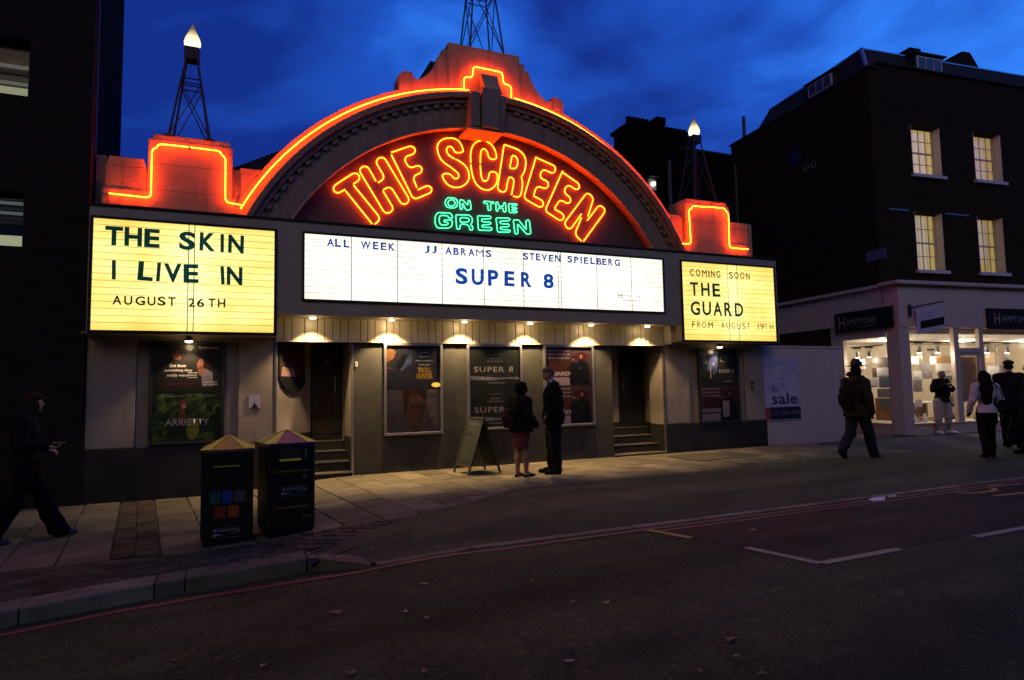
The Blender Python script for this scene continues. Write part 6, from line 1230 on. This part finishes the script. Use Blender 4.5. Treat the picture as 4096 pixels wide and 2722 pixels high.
JEAN = mat('denim', (.022, .027, .036), .9, spec=.1, var=.3, vscale=12); OLV = mat('cloth_olive', (.035, .033, .018), .9, var=.25, spec=.1); WHT = mat('cloth_white', (.55, .52, .60), .8); SHT = mat('shorts_pale', (.42, .36, .36), .85, var=.15); CHAR = mat('cloth_charcoal', (.014, .012, .012), .9, spec=.1)
BRN = mat('bag_brown', (.032, .016, .010), .85, var=.3, spec=.1); HB = mat('hair_dark', (.010, .007, .005), .9, spec=.1); HG = mat('hair_fair', (.11, .065, .025), .8); HGR = mat('hair_grey', (.20, .17, .14), .75); WSH = mat('trainer_white', (.75, .72, .75), .6); FELT = mat('felt_hat', (.03, .024, .018), .85)

# suited man talking, seen from his left-rear, head bent to the woman
def o_suit(t, D, b_, q):
    trousers(t, D, b_, SUIT, .022); j = top(t, D, b_, SUIT, .020, .80, skirtw=.015, sleeve=.95); shoes(t, D, DK)
    fuse('shirt_collar', [caps(D['nk']+V((-.035, .015, .03)), D['nk']+V((.035, .015, .03)), .036, .036), caps(D['nk']+V((0, -.045, .035)), D['nk']+V((0, -.03, .035)), .036, .034)], WHT, t, .009, 2)
    fuse('shirt', [caps(D['nk']+V((0, .07, -.02)), D['che']+V((0, .125, -.02)), .03, .025)], WHT, t, .01, 1)
    hair(t, [elli(q(0, -.018, .048), (.080, .096, .076)), elli(q(0, -.045, .0), (.076, .070, .062)), elli(q(0, .03, .085), (.06, .04, .028))], HG)
    c = fuse('lapel', [caps(D['nk']+V((-.06, .05, .0)), D['che']+V((-.03, .14, -.12)), .018, .016), caps(D['nk']+V((.06, .05, .0)), D['che']+V((.03, .14, -.12)), .018, .016)], SUIT, t, .009, 1)
figure('suited man with fair hair bending his head to the woman in a red skirt', (4.93, -1.60, g(4.9)), R(72), 1.76,
       dict(hd=(0, .075, 1.620), nk=(0, .02, 1.47), eL=(-.27, -.07, 1.14), wL=(-.20, .10, .98), eR=(.26, -.06, 1.13), wR=(.22, .05, .90), kL=(-.11, .0, .49), aL=(-.12, -.03, .085), tL=(-.15, .15, .03), aR=(.10, .03, .085), tR=(.13, .21, .03), kR=(.10, .04, .49)), M['skin'], o_suit, build=1.12, headtilt=-R(22), headyaw=R(8))
# woman in black jacket and red skirt
def o_wom(t, D, b_, q):
    P = [elli(D['pel']+V((0, 0, .02)), (.175, .135, .11)), elli(D['pel']+V((0, 0, -.12)), (.180, .145, .14)), elli(D['pel']+V((0, 0, -.27)), (.168, .145, .12)), elli(D['pel']+V((0, 0, -.38)), (.162, .135, .12)), caps(D['pel']+V((-.07, 0, -.1)), D['pel']+V((-.08, .01, -.4)), .09, .085), caps(D['pel']+V((.07, 0, -.1)), D['pel']+V((.08, .01, -.4)), .09, .085), caps(D['pel'], D['wst'], .13, .12)]
    fuse('skirt', P, RED_, t, .012, 3, cut=[((0, 0, .53), (0, 0, -1))])
    top(t, D, b_, DK, .024, .84, skirtw=.03, sleeve=.9)
    fuse('jacket_hood', [elli(D['nk']+V((0, -.05, -.03)), (.10, .06, .06))], DK, t, .012, 2)
    for s in 'LR': fuse('shoe', [caps(D['a'+s]+V((0, -.03, -.06)), D['t'+s]+V((0, .02, -.006)), .034, .028), elli(D['a'+s]*.35+D['t'+s]*.65+V((0, 0, -.016)), (.04, .08, .018))], DK, t, .009, 1, cut=[((0, 0, .045), (0, 0, 1))])
    hair(t, [elli(q(0, -.02, .045), (.088, .098, .082)), elli(q(0, -.055, -.03), (.085, .065, .085))]+curls(q, 170, .019, 1.32, 4)+curls(q, 90, .022, 1.15, 9), HB)
    # cigarette between the fingers of the right hand
    MB().rod(D['wR']+V((-.02, .10, -.07)), D['wR']+V((-.03, .15, -.115)), .0045, n=6).obj('cigarette', WHT, t)
figure('short curly-haired woman in black jacket and red skirt holding a cigarette', (4.30, -1.69, g(4.3)), R(-70), 1.49,
       dict(hd=(0, .05, 1.620), eR=(.235, -.03, 1.14), wR=(.255, .16, .965), eL=(-.24, -.05, 1.12), wL=(-.20, .12, 1.08), kL=(-.085, .0, .49), kR=(.085, .04, .49), aL=(-.075, -.05, .085), tL=(-.08, .11, .03), aR=(.08, .03, .085), tR=(.10, .20, .03)), M['skin2'], o_wom, build=1.16, headtilt=R(10), hands=(.6, .35))
hbg = empty('handbag', (4.07, -1.72, g(4.1)+.80), 'brown slouchy handbag hanging behind the woman in the red skirt', 'handbag', R(18))
fuse('bag', [elli((0, 0, .12), (.075, .13, .11)), elli((0, 0, .22), (.045, .11, .08)), elli((.0, 0, .05), (.07, .14, .06))], BRN, hbg, .012, 2)
MB().tube([(0, -.10, .27), (.02, -.08, .36), (.07, -.02, .43), (.06, .02, .43), (.02, .08, .36), (0, .10, .27)], .009, 5).obj('strap', BRN, hbg)

# hatted walker with rucksack
def o_hat(t, D, b_, q):
    trousers(t, D, b_, JEAN, .030); top(t, D, b_, OLV, .030, .78, skirtw=.045, sleeve=.97); shoes(t, D, DK)
    fuse('hood', [elli(D['nk']+V((0, -.07, -.02)), (.13, .07, .075))], OLV, t, .012, 2)
    hair(t, [elli(q(0, -.03, .02), (.088, .098, .09)), elli(q(0, -.06, -.07), (.115, .08, .10))]+[elli(q(math.sin(i*1.9)*.125, -.05+math.cos(i*2.3)*.06, -.02-.14*((i*37) % 10)/10), (.032, .030, .034), n=8, m=6) for i in range(34)], HB)
    r_ = q(0, -.005, .085); hh = fuse('hat', [elli(r_+V((0, 0, .05)), (.100, .118, .085)), elli(r_+V((0, -.03, .12)), (.07, .06, .035)), elli(r_+V((0, .035, .11)), (.055, .05, .035))], FELT, t, .010, 2, cut=[(tuple(r_+V((0, 0, -.0))), (0, 0, -1))])
    MB().lathe([(.09, 0), (.165, .012), (.168, .020), (.09, .012)], (r_.x, r_.y, r_.z-.004), 28, 1, 1.12).obj('brim', FELT, hh, smooth=True)
ht = figure('walking man in a felt hat and long hair with a black rucksack', (10.50, -2.83, g(10.5)), R(-82), 1.71,
       dict(hd=(0, .07, 1.63), pel=(0, 0, .92), kL=(-.10, -.06, .50), aL=(-.10, -.36, .155), tL=(-.11, -.27, .035), kR=(.10, .17, .50), aR=(.09, .30, .085), tR=(.10, .46, .03), eL=(-.26, .02, 1.13), wL=(-.23, .16, .93), eR=(.27, -.05, 1.12), wR=(.26, .02, .86)), M['skin'], o_hat)
rk = empty('rucksack', (10.50, -2.83, g(10.5)), 'bulging black rucksack on the back of the hatted walker', 'rucksack', R(-82)); rk.scale = (.977,)*3
fuse('bag', [elli((0, -.27, 1.20), (.155, .10, .20)), elli((0, -.30, 1.10), (.16, .12, .16)), elli((0, -.33, 1.02), (.12, .07, .10))], DK, rk, .012, 3)
for s_ in (-1, 1): MB().tube([(s_*.10, -.20, 1.38), (s_*.13, -.08, 1.50), (s_*.135, .06, 1.47), (s_*.14, .145, 1.34), (s_*.16, .10, 1.15), (s_*.15, -.12, 1.05)], .016, 5).obj('strap', DK, rk)

# man in shorts with raised hands, facing the street
def o_shorts(t, D, b_, q):
    trousers(t, D, b_, SHT, .034, short=.42); top(t, D, b_, CHAR, .020, .86, name='jumper', sleeve=.95, belly=.03, skirtw=.01); shoes(t, D, WSH, 'trainer')
    hair(t, [elli(q(0, -.02, .045), (.082, .096, .074)), elli(q(0, -.045, .0), (.078, .066, .066))], HGR)
figure('grey-haired man in pale shorts and white trainers standing at the shop window', (16.93, -.14, .205), R(172), 1.66,
       dict(hd=(0, .05, 1.60), eL=(-.30, .06, 1.20), wL=(-.06, .25, 1.27), eR=(.33, .03, 1.20), wR=(.08, .24, 1.33), hL=(-.10, 0, .90), hR=(.10, 0, .90), kL=(-.16, .02, .49), aL=(-.21, -.02, .085), tL=(-.34, .09, .03), kR=(.15, .0, .49), aR=(.17, -.02, .085), tR=(.21, .15, .03)), M['skin'], o_shorts, build=1.14, hands=(.8, .8), headtilt=-R(6))

# woman in white top
def o_white(t, D, b_, q):
    trousers(t, D, b_, DK, .012, flare=.01); top(t, D, b_, WHT, .014, .90, name='top', skirtw=.008, sleeve=.97); shoes(t, D, DK)
    hair(t, [elli(q(0, -.02, .04), (.090, .102, .088)), elli(q(0, -.08, -.10), (.115, .08, .17)), elli(q(0, -.13, -.18), (.12, .08, .15)), elli(q(-.05, -.06, -.05), (.07, .08, .13)), elli(q(.05, -.06, -.05), (.07, .08, .13)), elli(q(-.02, -.16, -.25), (.125, .065, .18)), elli(q(-.03, -.175, -.42), (.110, .055, .15))], HB)
figure('long-haired woman in white top and black trousers seen from behind', (12.38, -3.94, g(12.4)), R(-38), 1.55,
       dict(hd=(0, .05, 1.62), eL=(-.25, -.02, 1.14), wL=(-.26, .12, .93), eR=(.27, .02, 1.14), wR=(.30, .10, .90), kL=(-.10, -.02, .50), aL=(-.12, -.18, .10), tL=(-.13, -.02, .035), kR=(.10, .12, .49), aR=(.12, .18, .085), tR=(.14, .35, .03)), M['skin'], o_white, build=.98)
sb = empty('shoulder_bag', (12.38, -3.94, g(12.4)), 'dark shoulder bag worn by the long-haired woman in white', 'bag', R(-38)); sb.scale = (.886,)*3
fuse('bag', [elli((.25, -.07, .98), (.07, .13, .12)), elli((.25, -.07, 1.06), (.05, .11, .08))], DK, sb, .012, 2)
MB().tube([(.25, -.16, 1.10), (.20, -.16, 1.35), (.13, -.04, 1.505), (.15, .10, 1.42), (.22, .06, 1.12)], .012, 5).obj('strap', DK, sb)

def o_cap(t, D, b_, q):
    trousers(t, D, b_, DK, .03); top(t, D, b_, DKB, .034, .76, skirtw=.05, sleeve=.97); shoes(t, D, DK)
    hair(t, [elli(q(0, -.03, .01), (.080, .088, .07))], HB)
    r_ = q(0, 0, .07); cp = fuse('cap', [elli(r_+V((0, 0, .02)), (.098, .112, .055)), elli(r_+V((0, .05, .0)), (.08, .09, .022))], DK, t, .01, 2)
figure('man in a flat cap and dark coat beyond the woman in white', (14.35, -3.24, g(14.0)), R(-60), 1.74,
       dict(hd=(0, .05, 1.63), kL=(-.10, .10, .50), aL=(-.10, .14, .085), tL=(-.11, .31, .03), kR=(.10, -.02, .50), aR=(.10, -.20, .11), tR=(.11, -.06, .035)), M['skin'], o_cap, build=1.08)
def o_edge(t, D, b_, q):
    trousers(t, D, b_, DK, .03); top(t, D, b_, DK, .04, .74, skirtw=.06, sleeve=.97); shoes(t, D, DK); hair(t, [elli(q(0, -.02, .04), (.084, .098, .08)), elli(q(0, -.05, -.02), (.08, .07, .08))], HB)
figure('person in a bulky black coat at the far right edge', (13.42, -4.16, g(13.4)), R(40), 1.70,
       dict(hd=(0, .04, 1.63), eL=(-.30, .0, 1.15), wL=(-.34, .05, .92), kR=(.12, .1, .5), aR=(.14, .16, .085), tR=(.15, .33, .03)), M['skin'], o_edge, build=1.12)
cbg = empty('carrier_bag', (13.12, -3.96, g(13.1)), 'large black bag hanging low between the woman in white and the edge figure', 'bag', R(20))
fuse('bag', [elli((0, 0, .42), (.16, .10, .22)), elli((.02, 0, .60), (.10, .06, .16)), elli((-.03, 0, .32), (.18, .11, .12))], DK, cbg, .014, 3)
MB().tube([(-.06, 0, .70), (-.04, 0, .84), (.04, 0, .84), (.06, 0, .70)], .008, 5).obj('handle', DK, cbg)

# woman striding in from the left, holding a phone
def o_left(t, D, b_, q):
    trousers(t, D, b_, mat('denim_dark', (.006, .006, .009), .95, spec=.05), .016, flare=.040); top(t, D, b_, DK, .018, .84, skirtw=.02, sleeve=.9)
    shoes(t, D, mat('shoe_dull_blue', (.05, .055, .075), .8, spec=.1), 'shoe')
    hair(t, [elli(q(0, -.02, .04), (.090, .102, .085)), elli(q(0, .0, .065), (.088, .10, .062)), elli(q(-.06, .01, -.04), (.035, .06, .12)), elli(q(.06, .01, -.04), (.035, .06, .12)), elli(q(0, -.055, -.08), (.105, .075, .14)), elli(q(0, -.09, -.22), (.105, .06, .13)), elli(q(0, -.13, -.33), (.09, .05, .10))], mat('hair_brown', (.03, .016, .008), .9, spec=.1))
figure('dark-clad woman in flared jeans striding past the office block', (-2.06, -2.60, g(-2)), R(-82), 1.62,
       dict(hd=(0, .06, 1.62), kL=(-.09, .17, .50), aL=(-.09, .34, .10), tL=(-.09, .50, .045), kR=(.09, -.05, .48), aR=(.09, -.30, .10), tR=(.10, -.15, .035), eR=(.24, -.02, 1.14), wR=(.18, .22, 1.10), eL=(-.24, -.02, 1.14), wL=(-.16, .20, 1.06)), M['skin'], o_left, build=.96, hands=(.7, .7))
ph = empty('phone', (-2.06+.34, -2.60-.15, g(-2)+1.06), 'small phone held out by the woman striding in from the left', 'phone', R(-82))
MB().box(-.035, .035, -.06, .06, -.005, .005).obj('case', M['alu'], ph)
